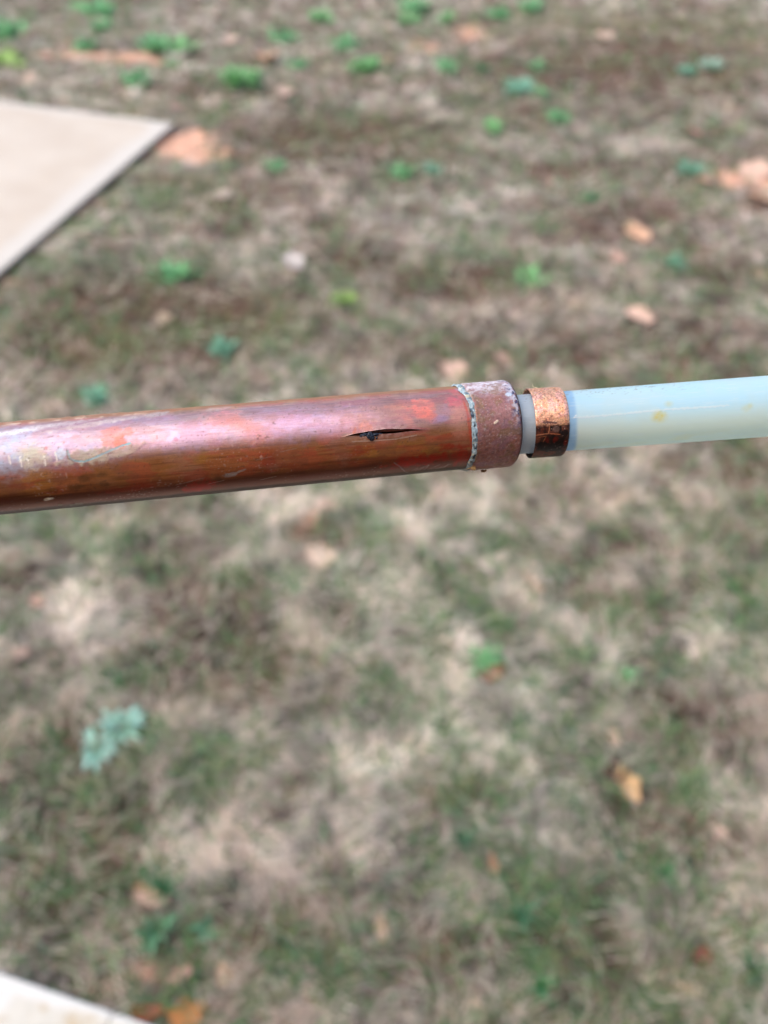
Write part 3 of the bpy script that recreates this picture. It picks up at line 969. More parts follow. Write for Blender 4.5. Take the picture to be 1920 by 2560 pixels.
# opening: half width at each s
prof = np.where((s > sA) & (s < sB), np.sin(math.pi * tfrac ** .85) ** 1.2, 0)
wob = 1 + .22 * (vnoise(s * 900, s * 0, seed=5) - .5)
dd = np.where(dt < math.pi, dt, dt - 2 * math.pi)        # signed angle from seam, >0 above
dd = np.where(np.isclose(dt, 2 * math.pi), -1e-9, dd)
sgn = np.where(dt < math.pi, 1, -1)
arc = np.abs(dd) * R_CU
open_up = .0009 * prof * wob; open_dn = .00022 * prof * (2 - wob)
th = th + sgn * np.where(sgn > 0, open_up, open_dn) / R_CU * np.exp(-arc / .0025)
P = Paint(A1, R_CU, s, (th + math.pi) % (2 * math.pi) - math.pi, lin(190, 128, 80), .82, .35)
n_big, n_mid = P.nz(70, seed=1), P.nz(230, seed=2)
streak = P.nz(120, 2500, seed=3)
P.put(smooth(.42, .6, n_big) * .55, lin(212, 126, 80))
P.put(smooth(.5, .66, P.nz(90, 160, seed=4)) * .6, lin(208, 150, 72))
P.put(smooth(.5, .68, P.nz(110, 200, seed=6)) * .45, lin(208, 152, 140), rough=.3)
P.put(smooth(.55, .7, n_mid) * .35, lin(166, 96, 58))
P.put(smooth(.55, .75, streak) * .3, lin(206, 150, 110))
P.put(smooth(.58, .72, P.nz(60, 1800, seed=13)) * .35, lin(104, 62, 40))
P.put(smooth(.5, .62, P.nz(150, 420, seed=95, oct=5)) * .6, lin(194, 92, 64), .6, .45)
P.put(smooth(.52, .64, P.nz(90, 600, seed=97, oct=4)) * smooth(.02, .1, P.s) * .6, lin(178, 70, 50), .6, .42)
P.put(smooth(.55, .66, P.nz(180, 260, seed=96, oct=4)) * .5, lin(150, 92, 66), .6, .45)
# lavender oxide tone with sky sheen painted in along the upper side
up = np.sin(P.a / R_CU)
film_sheen = smooth(-.15, .25, up) * smooth(1.0, .75, up)
P.put(film_sheen * (1 - .62 * smooth(.02, .115, P.s)) * (.4 + .5 * P.nz(60, 120, seed=7)), lin(194, 178, 200), metal=.74)
SAL, LAV, CRM = lin(226, 130, 104), lin(196, 172, 204), lin(226, 214, 196)
P.put(smooth(-.42, -.74, up + .3 * (P.nz(60, 900, seed=94) - .5)) * .9, lin(98, 50, 28), .7, .4)  # underside darkened: a dim reflection painted into the tarnish
b_ = P.blob
P.put(b_(120, 1130, 170, 40, .05, .8, .5, 2) * .7, lin(158, 146, 168), .5, .5)
P.put(b_(10, 1120, 60, 50, 0, .7, .6, 3) * .8, lin(172, 180, 200), .3, .55)
P.put(b_(85, 1140, 30, 24, 0, .5, .8, 4) * .8, lin(206, 196, 170), .2, .7)
P.put(b_(60, 1075, 120, 6, .09, .6, .6, 5) * .8, lin(226, 220, 216), .2, .6)
P.put(b_(230, 1060, 90, 5, .09, .6, .8, 6) * .5, lin(240, 226, 206), .3, .6)
P.put(b_(282, 1090, 25, 26, .2, .18, .5, 7) * .6, SAL, .35, .55)
P.put(b_(300, 1104, 16, 14, -.6, .2, .5, 8) * .8, SAL, .25, .62)
P.put(b_(322, 1080, 10, 14, -.4, .3, .8, 9) * .55, SAL, .3, .6)
P.put(b_(440, 1098, 5, 5, 0, .3, .4, 10) * .9, lin(206, 104, 84), .3, .6)
P.put(b_(115, 1120, 4, 4, 0, .3, .4, 11) * .6, lin(200, 110, 110), .3, .6)
P.put(b_(215, 1140, 55, 16, .12, .3, .7, 12) * .9, lin(188, 172, 150), .1, .85, .00008)
P.put(b_(290, 1132, 60, 12, .2, .4, .8, 13) * .8, lin(190, 172, 150), .15, .8, .00006)
P.put(P.line([(168, 1128), (176, 1148), (190, 1153), (212, 1154), (228, 1148), (262, 1133), (300, 1116), (325, 1108)], 2.2, 14), lin(150, 186, 190), .1, .8, -.00003)
P.put(P.line([(166, 1122), (170, 1146), (184, 1154)], 1.6, 15) * .8, lin(120, 100, 86), .1, .8)
P.put(b_(152, 1136, 11, 12, 0, .4, .4, 16) * .8, lin(196, 222, 236), .2, .6)
P.put(b_(172, 1112, 14, 9, 0, .5, .5, 17) * .5, lin(170, 170, 206), .5, .4)
for (xx, y0_, y1_) in ((22, 1140, 1160), (50, 1142, 1166), (110, 1140, 1164), (138, 1130, 1150), (68, 1146, 1158)):
    P.put(P.line([(xx, y0_), (xx + 4, y1_)], 1.6, 18) * .8, lin(244, 236, 222), .1, .7)
P.put(b_(395, 1034, 26, 7, .09, .3, .7, 19) * .7, lin(170, 160, 158), .2, .7)
P.put(b_(470, 1026, 46, 4, .09, .4, .8, 20) * .5, lin(120, 104, 90), .4, .6)
P.put(b_(545, 1020, 36, 6, .09, .3, .9, 21) * .6, lin(186, 168, 162), .2, .7)
P.put(b_(560, 1046, 46, 26, .1, .6, .8, 22) * .6, lin(226, 150, 146), .45, .5)
P.put(b_(620, 1062, 50, 14, -.5, .5, .9, 23) * .6, lin(214, 136, 120), .4, .5)
P.put(b_(640, 1095, 30, 20, -.3, .6, .9, 24) * .35, SAL, .4, .5)
P.put(b_(570, 1085, 24, 16, 0, .6, .8, 25) * .4, lin(172, 156, 168), .5, .45)
P.put(b_(470, 1090, 70, 26, 0, .8, .6, 26) * .45, lin(196, 170, 214), .6, .4)
P.put(b_(760, 1060, 120, 30, .05, .9, .6, 27) * .5, lin(200, 168, 200), .6, .4)
P.put(b_(915, 1067, 16, 14, 0, .4, .8, 28) * .6, lin(224, 142, 118), .4, .6)
P.put(b_(886, 1078, 3.5, 9, -.4, .3, .4, 29) * .8, lin(206, 118, 90), .4, .6)
P.put(b_(1020, 1052, 10, 14, .3, .5, .8, 30) * .5, lin(216, 134, 120), .4, .6)
P.put(b_(990, 1018, 26, 7, 0, .5, .8, 31) * .4, lin(226, 140, 110), .4, .6)
P.put(b_(1055, 1020, 36, 26, -.2, .3, .6, 32) * .75, lin(226, 124, 112), .35, .6)
P.put(b_(1072, 1040, 26, 14, -.3, .4, .6, 33) * .6, lin(226, 120, 104), .35, .6)
P.put(b_(1132, 1002, 22, 17, -.3, .35, .6, 34) * .75, lin(214, 92, 108), .35, .6)
P.put(b_(1150, 985, 24, 12, -.5, .4, .6, 35) * .6, lin(210, 98, 100), .35, .6)
P.put(b_(1108, 1030, 22, 22, -.3, .4, .5, 36) * .6, lin(156, 130, 140), .5, .45)
P.put(b_(1100, 1048, 20, 9, .2, .5, .5, 37) * .5, lin(170, 150, 190), .6, .4)
P.put(b_(1150, 1060, 22, 40, 0, .7, .6, 38) * .45, lin(206, 150, 130), .4, .5)
P.put(P.line([(1158, 1000), (1168, 1030), (1172, 1060), (1178, 1100), (1180, 1160)], 3.5, 39) * .6, lin(196, 60, 44), .4, .5)
P.put(b_(1160, 975, 20, 9, -.4, .4, .8, 40) * .6, lin(150, 150, 170), .2, .7)
for (cx_, cy_, rx_, ry_, w_) in ((1060, 1150, 80, 12, .85), (1120, 1118, 26, 8, .6), (1010, 1148, 26, 9, .6), (1155, 1140, 22, 26, .6), (500, 1218, 40, 12, .7), (900, 1128, 26, 10, .4), (320, 1222, 60, 8, .3), (670, 1150, 14, 20, .4)):
    P.put(b_(cx_, cy_, rx_, ry_, .07, .45, .9, int(cx_)) * w_, lin(176, 46, 26), .6, .42)
for (cx_, cy_) in ((180, 1222), (196, 1216), (262, 1210), (210, 1196), (130, 1226), (255, 1186), (545, 1196)):
    P.put(b_(cx_, cy_, 12, 7, .1, .6, .9, int(cx_)) * .55, lin(84, 56, 24), .5, .5)
P.put(b_(575, 1187, 18, 5, .1, .25, .7, 50) * .85, lin(150, 138, 134), .3, .6, -.00005)
P.put(P.line([(580, 1188), (600, 1178), (614, 1174)], 2.4, 51) * .8, lin(160, 144, 136), .3, .6)
for k in range(9):
    x0_ = 1030 + k * 10 + random.uniform(-4, 4)
    P.put(P.line([(x0_, 1177 - k * .8), (x0_ + random.uniform(12, 34), 1168 - k * .9 + random.uniform(-4, 4))], .9, 60 + k) * .6, lin(190, 166, 156), .3, .6)
P.put(P.line([(985, 1156), (1000, 1166), (1012, 1178), (1030, 1184)], 1.2, 70) * .6, lin(170, 150, 146), .3, .6)
P.put(b_(118, 1248, 8, 3.5, .1, .3, .6, 71), lin(196, 180, 156), .1, .8, .00012)
P.put(b_(128, 1246, 7, 2.6, .1, .3, .6, 72), lin(206, 196, 176), .1, .8, .00012)
P.put(b_(150, 1262, 5, 2.4, .1, .3, .6, 73), lin(176, 166, 150), .1, .8, .0001)
P.put(b_(188, 1262, 16, 4, .1, .4, 1.1, 74) * .8, lin(170, 158, 144), .1, .8, .0001)
for (lx, ly) in ((470, 1204), (440, 1212), (650, 1200), (640, 1150), (700, 1130), (520, 1210)):
    P.put(P.line([(lx, ly), (lx + 26, ly - 6), (lx + 40, ly - 9)], .9, lx) * .5, lin(176, 150, 136), .4, .5)
# chalky bits along the crest and general specks
P.put(smooth(.86, .97, up) * smooth(.5, .62, P.nz(700, seed=80)) * smooth(.06, .02, np.abs(P.s)) , lin(226, 200, 176), .1, .8, .00012)
P.put(smooth(.9, .98, up) * smooth(.52, .62, P.nz(400, seed=81)) * .8, lin(170, 128, 100), .2, .8, .00006)
P.put(smooth(.80, .88, vnoise(P.s * 2600, P.c * 2600, P.sn * 2600, seed=82)) * smooth(.5, .65, n_big) * .4, lin(206, 180, 166), .2, .7, .00004)
P.put(smooth(.84, .92, vnoise(P.s * 2200, P.c * 2200, P.sn * 2200, seed=83)) * .5, lin(96, 70, 58), .4, .6)
P.put(film_sheen * smooth(.46, .6, P.nz(260, 420, seed=98, oct=3)) * .35, lin(170, 118, 112), .65, .42)
P.put(film_sheen * smooth(.6, .7, P.nz(260, 700, seed=100, oct=3)) * .3, lin(136, 104, 100), .6, .45)
P.put(smooth(-.88, -.94, up + .05 * (P.nz(260, seed=90) - .5)) * .8, lin(66, 50, 42), .25, .6)  # lowest strip: grazing reflection and dust painted in as dark grey
P.put(smooth(.90, .955, up + .04 * (P.nz(300, seed=92) - .5)) * .8, lin(156, 112, 84), .3, .6)  # dusty crest rim, reflected ground painted in as brown
# the burst: lips raised, edges scuffed
lip = prof * np.exp(-arc / .0011)
P.put(lip * smooth(.4, .6, P.nz(1500, seed=84)) * .5, lin(226, 190, 178), .5, .4)
P.put(P.line([(880, 1103), (930, 1102), (990, 1097), (1040, 1088)], 1.0, 85) * .7, lin(226, 196, 180), .6, .3)
P.put(P.line([(930, 1099), (980, 1095)], .8, 86) * .4, lin(120, 80, 60))
bulge = .00055 * np.exp(-((P.s - (sA + sB) / 2) / (.6 * (sB - sA))) ** 2) * np.exp(-arc / .006)
relief = P.h + bulge + .00004 * lip * sgn + .00003 * (P.nz(180, seed=87) - .5) + .000012 * (P.nz(1500, seed=88) - .5)
out = A1.pt(s, th, R_CU + relief)
nr, nc = len(S), len(dth)
fo = grid_faces(nr, nc, wrap=False)
# inner wall
th_in = th - np.where(sgn > 0, .6 * open_up, -.1 * open_dn) / R_CU * np.exp(-arc / .0025) * sgn
inner = A1.pt(s, th_in, R_CU - .0009 + 0 * s)
fi = (fo + nr * nc)[:, ::-1]
idx = np.arange(nr * nc).reshape(nr, nc)
ks = (S > sA - .0005) & (S < sB + .0005)
rows = np.where(ks)[0]
r0, r1 = rows[:-1], rows[1:]
lipa = np.stack([idx[r0, 0], idx[r1, 0], idx[r1, 0] + nr * nc, idx[r0, 0] + nr * nc], 1)
lipb = np.stack([idx[r0, -1], idx[r0, -1] + nr * nc, idx[r1, -1] + nr * nc, idx[r1, -1]], 1)
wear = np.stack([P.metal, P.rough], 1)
unr = np.stack([P.s, P.c, P.sn], 1)
tone2 = np.tile(lin(120, 70, 52), (len(s), 1)) * (0.6 + .8 * P.nz(1500, seed=89))[:, None]
wear2 = np.tile([.3, .7], (len(s), 1))
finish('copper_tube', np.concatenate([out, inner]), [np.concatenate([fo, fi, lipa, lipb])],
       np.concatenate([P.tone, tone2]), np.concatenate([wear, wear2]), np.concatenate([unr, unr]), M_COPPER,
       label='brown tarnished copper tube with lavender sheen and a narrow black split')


def revolve(name, axis, prof_pts, paint_fn, mat, nth=420, R=None, wobble=None, closed=False, **props):
    """closed profile [(s, r)...] revolved round an axis with paint"""
    Ps = np.array(prof_pts)
    TH = np.linspace(-math.pi, math.pi, nth, endpoint=False)
    SS = np.repeat(Ps[:, 0], nth); RR = np.repeat(Ps[:, 1], nth); T = np.tile(TH, len(Ps))
    P = Paint(axis, R, SS, T, np.array([.5, .5, .5]), .8, .4)
    P.r = RR
    paint_fn(P)
    if wobble is not None: SS = SS + wobble(P)
    vv = axis.pt(SS, T, RR + P.h)
    fc = grid_faces(len(Ps), nth)
    return finish(name, vv, [fc], P.tone, np.stack([P.metal, P.rough], 1), np.stack([P.s, P.c + (RR - R), P.sn], 1), mat, **props)


# --- end cap
sC0 = s_seam + .0006
sC1 = A1.hit(1311, 1062, R_CAP)[0]
pr = [(sC0 - .0004, .0100), (sC0 - .0003, .0112), (sC0, .01148)]
pr += [(v, R_CAP) for v in np.arange(sC0 + .0003, sC1 - .0016, .00025)]
for k in range(1, 13):
    a = k / 12 * math.pi / 2
    pr.append((sC1 - .0016 + .0016 * math.sin(a), R_CAP - .0016 + .0016 * math.cos(a)))
pr += [(sC1, .0093), (sC1, .0086), (sC1 - .0008, .0082), (sC1 - .008, .0081)]


def paint_cap(P):
    n1, n2 = P.nz(350, seed=101, oct=4), P.nz(1300, seed=102, oct=4)
    up = P.sn / P.R
    P.tone[:] = lin(152, 106, 98); P.metal[:] = .55; P.rough[:] = .52
    P.put(smooth(.4, .6, n1) * .6, lin(172, 122, 120))
    P.put(smooth(.5, .65, P.nz(250, seed=103)) * .45, lin(162, 104, 82))
    P.put(smooth(.52, .66, P.nz(420, seed=104)) * .5, lin(134, 112, 72))
    P.put(smooth(.5, .66, P.nz(500, seed=105)) * .4, lin(140, 108, 128))
    P.put(smooth(.58, .68, n2) * .4, lin(108, 80, 88), .3, .65, -.00003)
    P.put(smooth(.55, .72, P.nz(2200, seed=106)) * .2, lin(196, 170, 166), .2, .7, .00002)
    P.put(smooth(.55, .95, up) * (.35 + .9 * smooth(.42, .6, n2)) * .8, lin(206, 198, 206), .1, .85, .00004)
    P.put(smooth(.80, .88, vnoise(P.s * 3000, P.c * 3000, P.sn * 3000, seed=107)) * .4, lin(206, 190, 184), .2, .7, .00005)
    # white and blue crust near the open edge
    e = smooth(sC1 - .0042, sC1 - .001, P.s)
    P.put(e * smooth(.44, .58, P.nz(1100, seed=108)) * smooth(-.35, .6, up) * .9, lin(186, 190, 206), .05, .9, .00008)
    P.put(e * smooth(.52, .6, P.nz(1300, seed=109)) * smooth(-.4, .3, up), lin(52, 52, 92), .1, .8)
    P.put(smooth(sC1 - .0012, sC1 - .0004, P.s) * .8, lin(60, 44, 44), .3, .7)
    P.put(P.blob(1272, 987, 9, 5, 0, .3, .4, 110), lin(190, 206, 226), .1, .5, .00015)
    P.put(P.blob(1240, 1055, 7, 3, .6, .3, .6, 111), lin(236, 216, 190), .1, .7, .0001)
    for q, (lx, ly) in enumerate(((1190, 1166), (1215, 1163), (1240, 1158), (1196, 1160))):
        P.put(P.line([(lx, ly), (lx + 10, ly - 3), (lx + 20, ly - 1)], 1.0, 112 + q) * .6, lin(150, 130, 136), .2, .8)


revolve('end_cap', A1, pr, paint_cap, M_CAP, 460, R_CAP, label='dusty purple brown copper cap crusted white along its edge')

# --- solder bead
nb = 34
pr = [(s_seam - .0008 + .0018 * k / (nb - 1), R_CU + .00003 + .0006 * math.sin(math.pi * (.06 + .86 * k / (nb - 1)))) for k in range(nb)]


def paint_solder(P):
    n1, n2 = P.nz(900, seed=121, oct=4), P.nz(2200, seed=122, oct=3)
    P.tone[:] = lin(136, 158, 168); P.metal[:] = .15; P.rough[:] = .7
    mid = np.exp(-((P.s - s_seam) / .0006) ** 2)
    up = P.sn / P.R
    P.put(mid * smooth(.6, .42, n1) * (.55 + .45 * smooth(.5, -.2, up)), lin(22, 36, 52), .2, .35, -.00016)
    P.put(smooth(.45, .65, P.nz(1100, seed=126, oct=3)) * .6, lin(196, 212, 216), .1, .6, .00006)
    P.put(smooth(.6, .72, P.nz(1500, seed=123)) * .5, lin(226, 210, 170), .1, .8)
    P.put(P.blob(1174, 1035, 5, 12, 0, .3, .4, 124), lin(40, 56, 72), .3, .3, .0002)
    P.h += .0003 * (n1 - .5) + .00008 * (n2 - .5)


def wob_solder(P):
    w = .0016 * (fbm(P.c * 300, P.sn * 300, seed=125, oct=3) - .5)
    up = P.sn / P.R
    return w - .0013 * smooth(.45, 1.0, up) + .0003


revolve('solder_bead', A1, pr, paint_solder, M_SOLDER, 520, R_CU, wobble=wob_solder, label='lumpy blue grey solder bead with dark crevices')

# --- grit wedged in the burst
def grit_mesh():
    bm = bmesh.new()
    for (px, py, r, fx, fy, lift) in ((925, 1090, 6.6, 1.0, 1.05, .0002), (912, 1087, 5, 1.6, .6, .0), (938, 1087, 5, 1.5, .6, .0001), (929, 1096, 4.4, 1.1, .9, .0004), (949, 1085, 3.4, 1.5, .5, 0), (902, 1091, 2.6, 1.5, .6, .0001), (941, 1094, 2.0, .8, 1.2, .0003)):
        s0, t0 = A1.hit(px, py, R_CU)
        k = .19 / F * r * 1.45
        c = A1.pt(np.array(s0), np.array(t0), np.array(R_CU + .0001 + lift))
        ret = bmesh.ops.create_icosphere(bm, subdivisions=4, radius=1)
        for v in ret['verts']:
            q = v.co
            nn = 1 + .35 * (fbm(np.array([q.x * 2.3 + px]), np.array([q.y * 2.3]), np.array([q.z * 2.3]), seed=4)[0] - .5) * 2
            w = A1.d * q.x * k * fx * nn + A1.eu * q.y * k * fy * nn + A1.ec * q.z * k * .75 * nn
            v.co = Vector(c + w - LOC)
    me = bpy.data.meshes.new('grit')
    bm.to_mesh(me); bm.free()
    for p in me.polygons: p.use_smooth = True
    return me


m, n, l, b = new_mat('blue_black_grit')
tc = n.new('ShaderNodeTexCoord')
fn = noise_node(n, l, tc.outputs['Object'], 2500, 4, .7)
rp = n.new('ShaderNodeMix'); rp.data_type = 'RGBA'
l.new(range_node(n, l, fn, .4, .65, 0, 1), rp.inputs['Factor'])
rp.inputs['A'].default_value = (*lin(8, 12, 24), 1); rp.inputs['B'].default_value = (*lin(24, 38, 60), 1)
l.new(rp.outputs['Result'], b.inputs['Base Color']); b.inputs['Roughness'].default_value = .5
add_obj('grit', grit_mesh(), m, assembly, label='blue black lump of grit stuck in the split')

# --- plastic tube
sR0 = A2.hit(1338, 1056, R_RING)[0]
sR1 = A2.hit(1427, 1052, R_RING)[0]
LEN2 = .62
pr = [(-.012, .0060), (-.012, .0072), (-.0118, .0078)] + [(v, R_PEX) for v in np.arange(-.0112, .085, .0004)] + [(v, R_PEX) for v in np.arange(.09, LEN2, .02)]
pr += [(LEN2, R_PEX - .0002), (LEN2, .0061), (LEN2 - .02, .0060)]
pr = [(.0, .0060)] + pr


def paint_pex(P):
    P.tone[:] = lin(204, 238, 252); P.metal[:] = 0; P.rough[:] = .36
    outer = P.r > .007
    n1 = P.nz(120, seed=131)
    P.put(smooth(.4, .7, n1) * .25, lin(226, 232, 222))
    def yb(px, py, rx, ry, w, t=(226, 202, 60), soft=.8):
        P.put(P.blob(px, py, rx, ry, .07, soft, .25, px) * w * outer, lin(*t))
    yb(1648, 1042, 15, 13, 1.1); yb(1672, 1010, 9, 7, .3); yb(1706, 1095, 24, 6, .95); yb(1868, 1020, 12, 9, .35); yb(1876, 1014, 5, 5, .3)
    yb(1500, 1111, 30, 5, .5); yb(1580, 1112, 40, 4, .6); yb(1770, 1082, 60, 4, .2); yb(1440, 1118, 30, 6, .5)
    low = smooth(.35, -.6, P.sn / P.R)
    P.put(low * .85 * outer, lin(253, 252, 226))  # ground light and inner glow painted in as cream underneath
    P.put(smooth(sR1 + .0022, sR1 + .0012, P.s) * smooth(sR0, sR1, P.s) * outer * .7, lin(140, 190, 236))
    P.put(smooth(sR0 + .001, sR0, P.s) * .7, lin(196, 200, 214))
    # painted highlight streak, then long extrusion scratches
    highlight_streak = P.line([(1440, 1044), (1520, 1038), (1640, 1026), (1720, 1020), (1820, 1014)], 2.2, 132, 1.3)
    P.put(highlight_streak * outer * .6, lin(246, 250, 250), 0, .6, .00004)
    P.put(smooth(.62, .75, P.nz(300, 3000, seed=133)) * outer * .2, lin(240, 246, 250), 0, .5)
    P.put(smooth(.66, .74, P.nz(2200, seed=134)) * smooth(.62, .85, P.sn / P.R) * outer * .5 * (1 - smooth(.035, .05, P.s)), lin(140, 140, 130))
    P.h += (.00003 * (P.nz(90, 1200, seed=135) - .5)) * outer
    P.put(P.line([(1433, 1046), (1440, 1038)], 1.2, 136) * outer, lin(250, 252, 252), 0, .5, .00006)


m, n, l, b = new_mat('milky_plastic')
ca = n.new('ShaderNodeAttribute'); ca.attribute_name = 'tone'
wa = n.new('ShaderNodeAttribute'); wa.attribute_name = 'wear'
sep = n.new('ShaderNodeSeparateColor'); l.new(wa.outputs['Color'], sep.inputs[0])
l.new(ca.outputs['Color'], b.inputs['Base Color'])
uvn = n.new('ShaderNodeAttribute'); uvn.attribute_name = 'unrolled'
f1 = noise_node(n, l, mapped(n, l, uvn.outputs['Vector'], (.05, 1, 1)), 3500, 3, .6)
l.new(math_node(n, l, 'ADD', sep.outputs[1], range_node(n, l, f1, .3, .7, -.06, .1)), b.inputs['Roughness'])
b.inputs['Subsurface Weight'].default_value = 0.0
b.inputs['Subsurface Radius'].default_value = (.9, 1.1, 1.25)
b.inputs['Subsurface Scale'].default_value = .02
b.inputs['IOR'].default_value = 1.5
bp = n.new('ShaderNodeBump'); bp.inputs['Strength'].default_value = .25; bp.inputs['Distance'].default_value = .0001
l.new(f1, bp.inputs['Height']); l.new(bp.outputs[0], b.inputs['Normal'])
tr = n.new('ShaderNodeBsdfTranslucent'); l.new(ca.outputs['Color'], tr.inputs['Color'])
mxs = n.new('ShaderNodeMixShader'); mxs.inputs[0].default_value = .5
l.new(b.outputs[0], mxs.inputs[1]); l.new(tr.outputs[0], mxs.inputs[2]); l.new(mxs.outputs[0], n['Material Output'].inputs['Surface'])
revolve('plastic_tube', A2, pr, paint_pex, m, 300, R_PEX, closed=False, label='milky blue white plastic tube with small yellow stains')

# --- copper crimp ring
pr = [(sR0 + .0001, .00905)]
for k in range(7):
    a = k / 6 * math.pi / 2
    pr.append((sR0 + .00025 * (1 - math.sin(a)), R_RING - .00025 + .00025 * math.sin(a) - (.0006 if k == 0 else 0) * 0))
pr += [(v, R_RING) for v in np.arange(sR0 + .0003, sR1 - .0012, .00018)]
for k in range(1, 9):
    a = k / 8 * math.pi / 2
    pr.append((sR1 - .0012 + .0012 * math.sin(a), R_RING - .0007 + .0007 * math.cos(a)))
pr += [(sR1, .0080), (sR1 - .002, .00802), (sR0 + .006, .0080), (sR0 + .003, .0086), (sR0 + .001, .0089)]


ringc = A2.pt(np.array((sR0 + sR1) / 2), np.array(0.), np.array(0.))
A3 = Axis(ringc - A2.d * ((sR0 + sR1) / 2), ringc + A2.d)
tl = math.radians(7)
fwd = np.array([0, CP, -SP])
d3 = A2.d * math.cos(tl) + fwd * math.sin(tl); d3 /= np.linalg.norm(d3)
ringc = ringc - A2.d * .0011
A3 = Axis(ringc - d3 * (sR0 + sR1) / 2, ringc + d3)


def paint_ring(P):
    n1, n2 = P.nz(1100, seed=141, oct=4), P.nz(2600, seed=142, oct=3)
    up = P.sn / P.R
    P.tone[:] = lin(250, 186, 148); P.metal[:] = .8; P.rough[:] = .42
    P.put(smooth(.5, .64, n1) * .5, lin(214, 130, 100))
    P.put(smooth(.5, .62, P.nz(600, seed=143)) * .5, lin(240, 178, 172), .6, .5)
    P.put(smooth(.58, .68, P.nz(800, seed=144)) * .4, lin(246, 190, 130))
    P.put(smooth(.58, .66, n2) * .5, lin(120, 66, 56), .5, .6, -.00003)
    P.put(smooth(.66, .74, P.nz(3200, seed=145)) * .6, lin(250, 226, 200), .6, .4, .00002)
    inner = P.r < R_RING - .0008
    P.put(inner * .8, lin(96, 62, 50), .6, .55)
    out_ = ~inner
    # dark stamped and scorched half
    bl, ln = P.blob, P.line
    P.put(ln([(1358, 1056), (1372, 1056), (1394, 1056)], 2.4, 146, 1.4) * out_ * .85, lin(70, 44, 52), .4, .6)
    P.put(ln([(1364, 1046), (1368, 1058)], 1.4, 147) * out_ * .6, lin(90, 60, 66), .4, .6)
    P.put(bl(1356, 1074, 20, 11, .03, .25, .5, 148) * out_ * .7, lin(120, 76, 64), .5, .5)
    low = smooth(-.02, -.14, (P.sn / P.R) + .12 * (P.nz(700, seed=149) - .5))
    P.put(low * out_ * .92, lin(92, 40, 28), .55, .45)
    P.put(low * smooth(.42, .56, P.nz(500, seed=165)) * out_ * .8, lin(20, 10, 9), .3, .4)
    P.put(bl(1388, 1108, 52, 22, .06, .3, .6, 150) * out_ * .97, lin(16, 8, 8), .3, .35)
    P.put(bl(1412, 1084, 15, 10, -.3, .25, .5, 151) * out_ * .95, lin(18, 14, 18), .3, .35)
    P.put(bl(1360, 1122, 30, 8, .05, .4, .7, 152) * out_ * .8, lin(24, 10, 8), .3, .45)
    for q, (bx, by) in enumerate(((1368, 1100), (1390, 1098), (1414, 1106))):
        P.put(bl(bx, by, 7, 8, 0, .3, .7, 153 + q) * out_ * .8, lin(120, 34, 24), .6, .4, .00006)
    P.put(bl(1391, 1073, 9, 8, 0, .12, .15, 156) * out_, lin(120, 92, 84), .6, .4, .00003)
    P.put(bl(1379, 1072, 3, 7, 0, .15, .2, 157) * out_, lin(10, 6, 8), .3, .5, -.0001)
    P.put(bl(1402, 1072, 3.4, 8, 0, .15, .2, 158) * out_, lin(10, 6, 10), .3, .5, -.0001)
    P.put(ln([(1404, 1065), (1424, 1063)], 1.0, 159) * out_, lin(40, 20, 16), .3, .5, -.00008)
    P.put(ln([(1340, 1088), (1356, 1086), (1372, 1084), (1374, 1062)], 1.1, 160) * out_ * .8, lin(226, 150, 110), .8, .35, .00006)
    P.put(ln([(1374, 1084), (1400, 1086)], 1.0, 161) * out_ * .8, lin(216, 130, 90), .8, .35, .00005)
    P.put(ln([(1345, 1094), (1366, 1090), (1358, 1104)], .9, 162) * out_ * .7, lin(196, 120, 84), .8, .4, .00005)
    P.put(ln([(1418, 1092), (1426, 1080)], 1.0, 163) * out_ * .6, lin(140, 96, 84), .7, .4)
    P.put(.5 * smooth(.92, .96, vnoise(P.s * 3500, P.c * 3500, P.sn * 3500, seed=164)) * out_ * low, lin(206, 180, 170), .5, .4)
    P.h = P.h * out_ + .00004 * (n1 - .5) * out_


revolve('crimp_ring', A3, pr, paint_ring, M_RING, 560, R_RING, label='bright speckled copper crimp ring with scorched stamped underside')

# --- small bits clinging to the pipe
m_husk = attr_plain('dry_husk', .7, .2, .3, 1500)


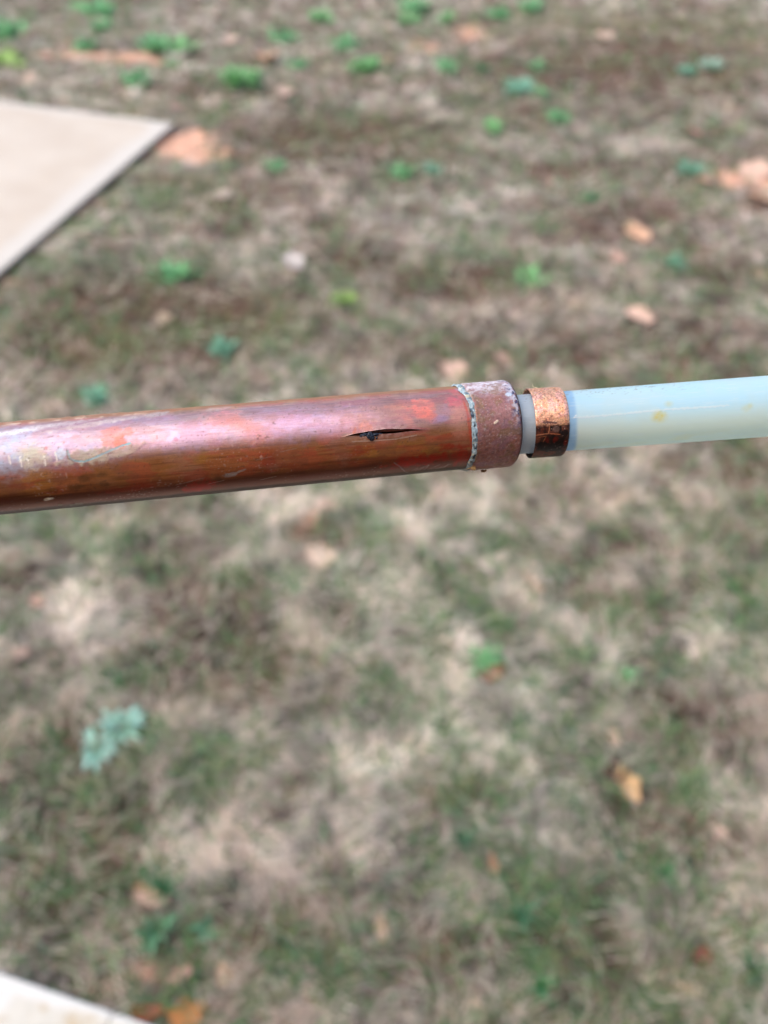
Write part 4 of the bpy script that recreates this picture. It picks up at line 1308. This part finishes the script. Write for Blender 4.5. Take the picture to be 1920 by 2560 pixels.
def flake(px, py, axis, R, rx, ry, tone, lab, name, spike=None, seed=1):
    s0, t0 = axis.hit(px, py, R)
    c = axis.pt(np.array(s0), np.array(t0), np.array(R + .0006))
    k = .2 / F
    r = random.Random(seed)
    v, T, fs = [], [], []
    K = 12
    for lay in (0, 1):
        v.append(c + axis.ec * .0004 * (1 if lay else -1)); T.append(tone)
        for q in range(K):
            a = q / K * 6.283
            rr = r.uniform(.75, 1.15)
            p = c + axis.d * math.cos(a) * rx * k * rr + axis.eu * math.sin(a) * ry * k * rr + axis.ec * (r.uniform(.0001, .0008) if lay else r.uniform(-.0008, -.0002))
            v.append(p); T.append(tone * r.uniform(.55, 1.2))
    fs += [(0, 1 + (q + 1) % K, 1 + q) for q in range(K)]
    fs += [(K + 1, K + 2 + q, K + 2 + (q + 1) % K) for q in range(K)]
    for q in range(K):
        a, b2 = 1 + q, 1 + (q + 1) % K
        fs += [(a, b2, b2 + K + 1), (a, b2 + K + 1, a + K + 1)]
    if spike:
        for (dx, dy, wd) in spike:
            tip = c + axis.d * dx * k + axis.eu * dy * k + axis.ec * .0006
            o = len(v)
            side = np.cross(tip - c, axis.ec); side /= np.linalg.norm(side)
            v += [c + side * wd * k, c - side * wd * k, c + axis.ec * wd * k, tip]; T += [tone, tone, tone, tone * 1.1]
            fs += [(o, o + 1, o + 3), (o + 1, o + 2, o + 3), (o + 2, o, o + 3)]
    v = np.array(v)
    me = np_mesh(name, v - c, [np.array(fs)], False)
    set_col(me, 'tone', np.array(T))
    o = add_obj(name, me, m_husk, None, label=lab, category='plant debris')
    o.location = c
    return o


flake(1182, 1163, A1, R_CU, 6, 8, lin(216, 176, 120), 'pale straw husk with a pointed tail stuck under the solder bead', 'seed_husk', [(-26, -4, 2.2), (-2, 12, 1.5)], 3)
flake(1208, 1172, A1, R_CAP, 7, 3.5, lin(140, 92, 48), 'tiny brown leaf crumb clinging under the end cap', 'leaf_crumb', [(14, 5, 1.5), (-8, -3, 1.4)], 5)

# curled fibre on the crimp ring
s0, t0 = A2.hit(1332, 969, R_RING)
cu = bpy.data.curves.new('fibre', 'CURVE'); cu.dimensions = '3D'; cu.bevel_depth = .00007; cu.resolution_u = 8
sp = cu.splines.new('NURBS'); k = .2 / F
pts_ = [(-2, 10), (0, 6), (0, 1), (5, 0), (10, -1), (14, -3)]
sp.points.add(len(pts_) - 1); sp.use_endpoint_u = True
c0 = A2.pt(np.array(s0), np.array(t0), np.array(R_RING + .0002))
for i, (dx, dy) in enumerate(pts_):
    p = A2.d * dx * k + A2.eu * dy * k + A2.ec * .0003
    sp.points[i].co = (*p, 1)
tmp = bpy.data.objects.new('tmp', cu); COL.objects.link(tmp)
me = bpy.data.meshes.new_from_object(tmp.evaluated_get(bpy.context.evaluated_depsgraph_get()))
bpy.data.objects.remove(tmp)
me.materials.clear()
set_col(me, 'tone', np.tile(lin(226, 220, 190), (len(me.vertices), 1)))
o = add_obj('fibre', me, m_husk, None, label='short pale curled fibre caught on top of the crimp ring', category='fibre')
o.location = c0
print('objects', len(bpy.data.objects))
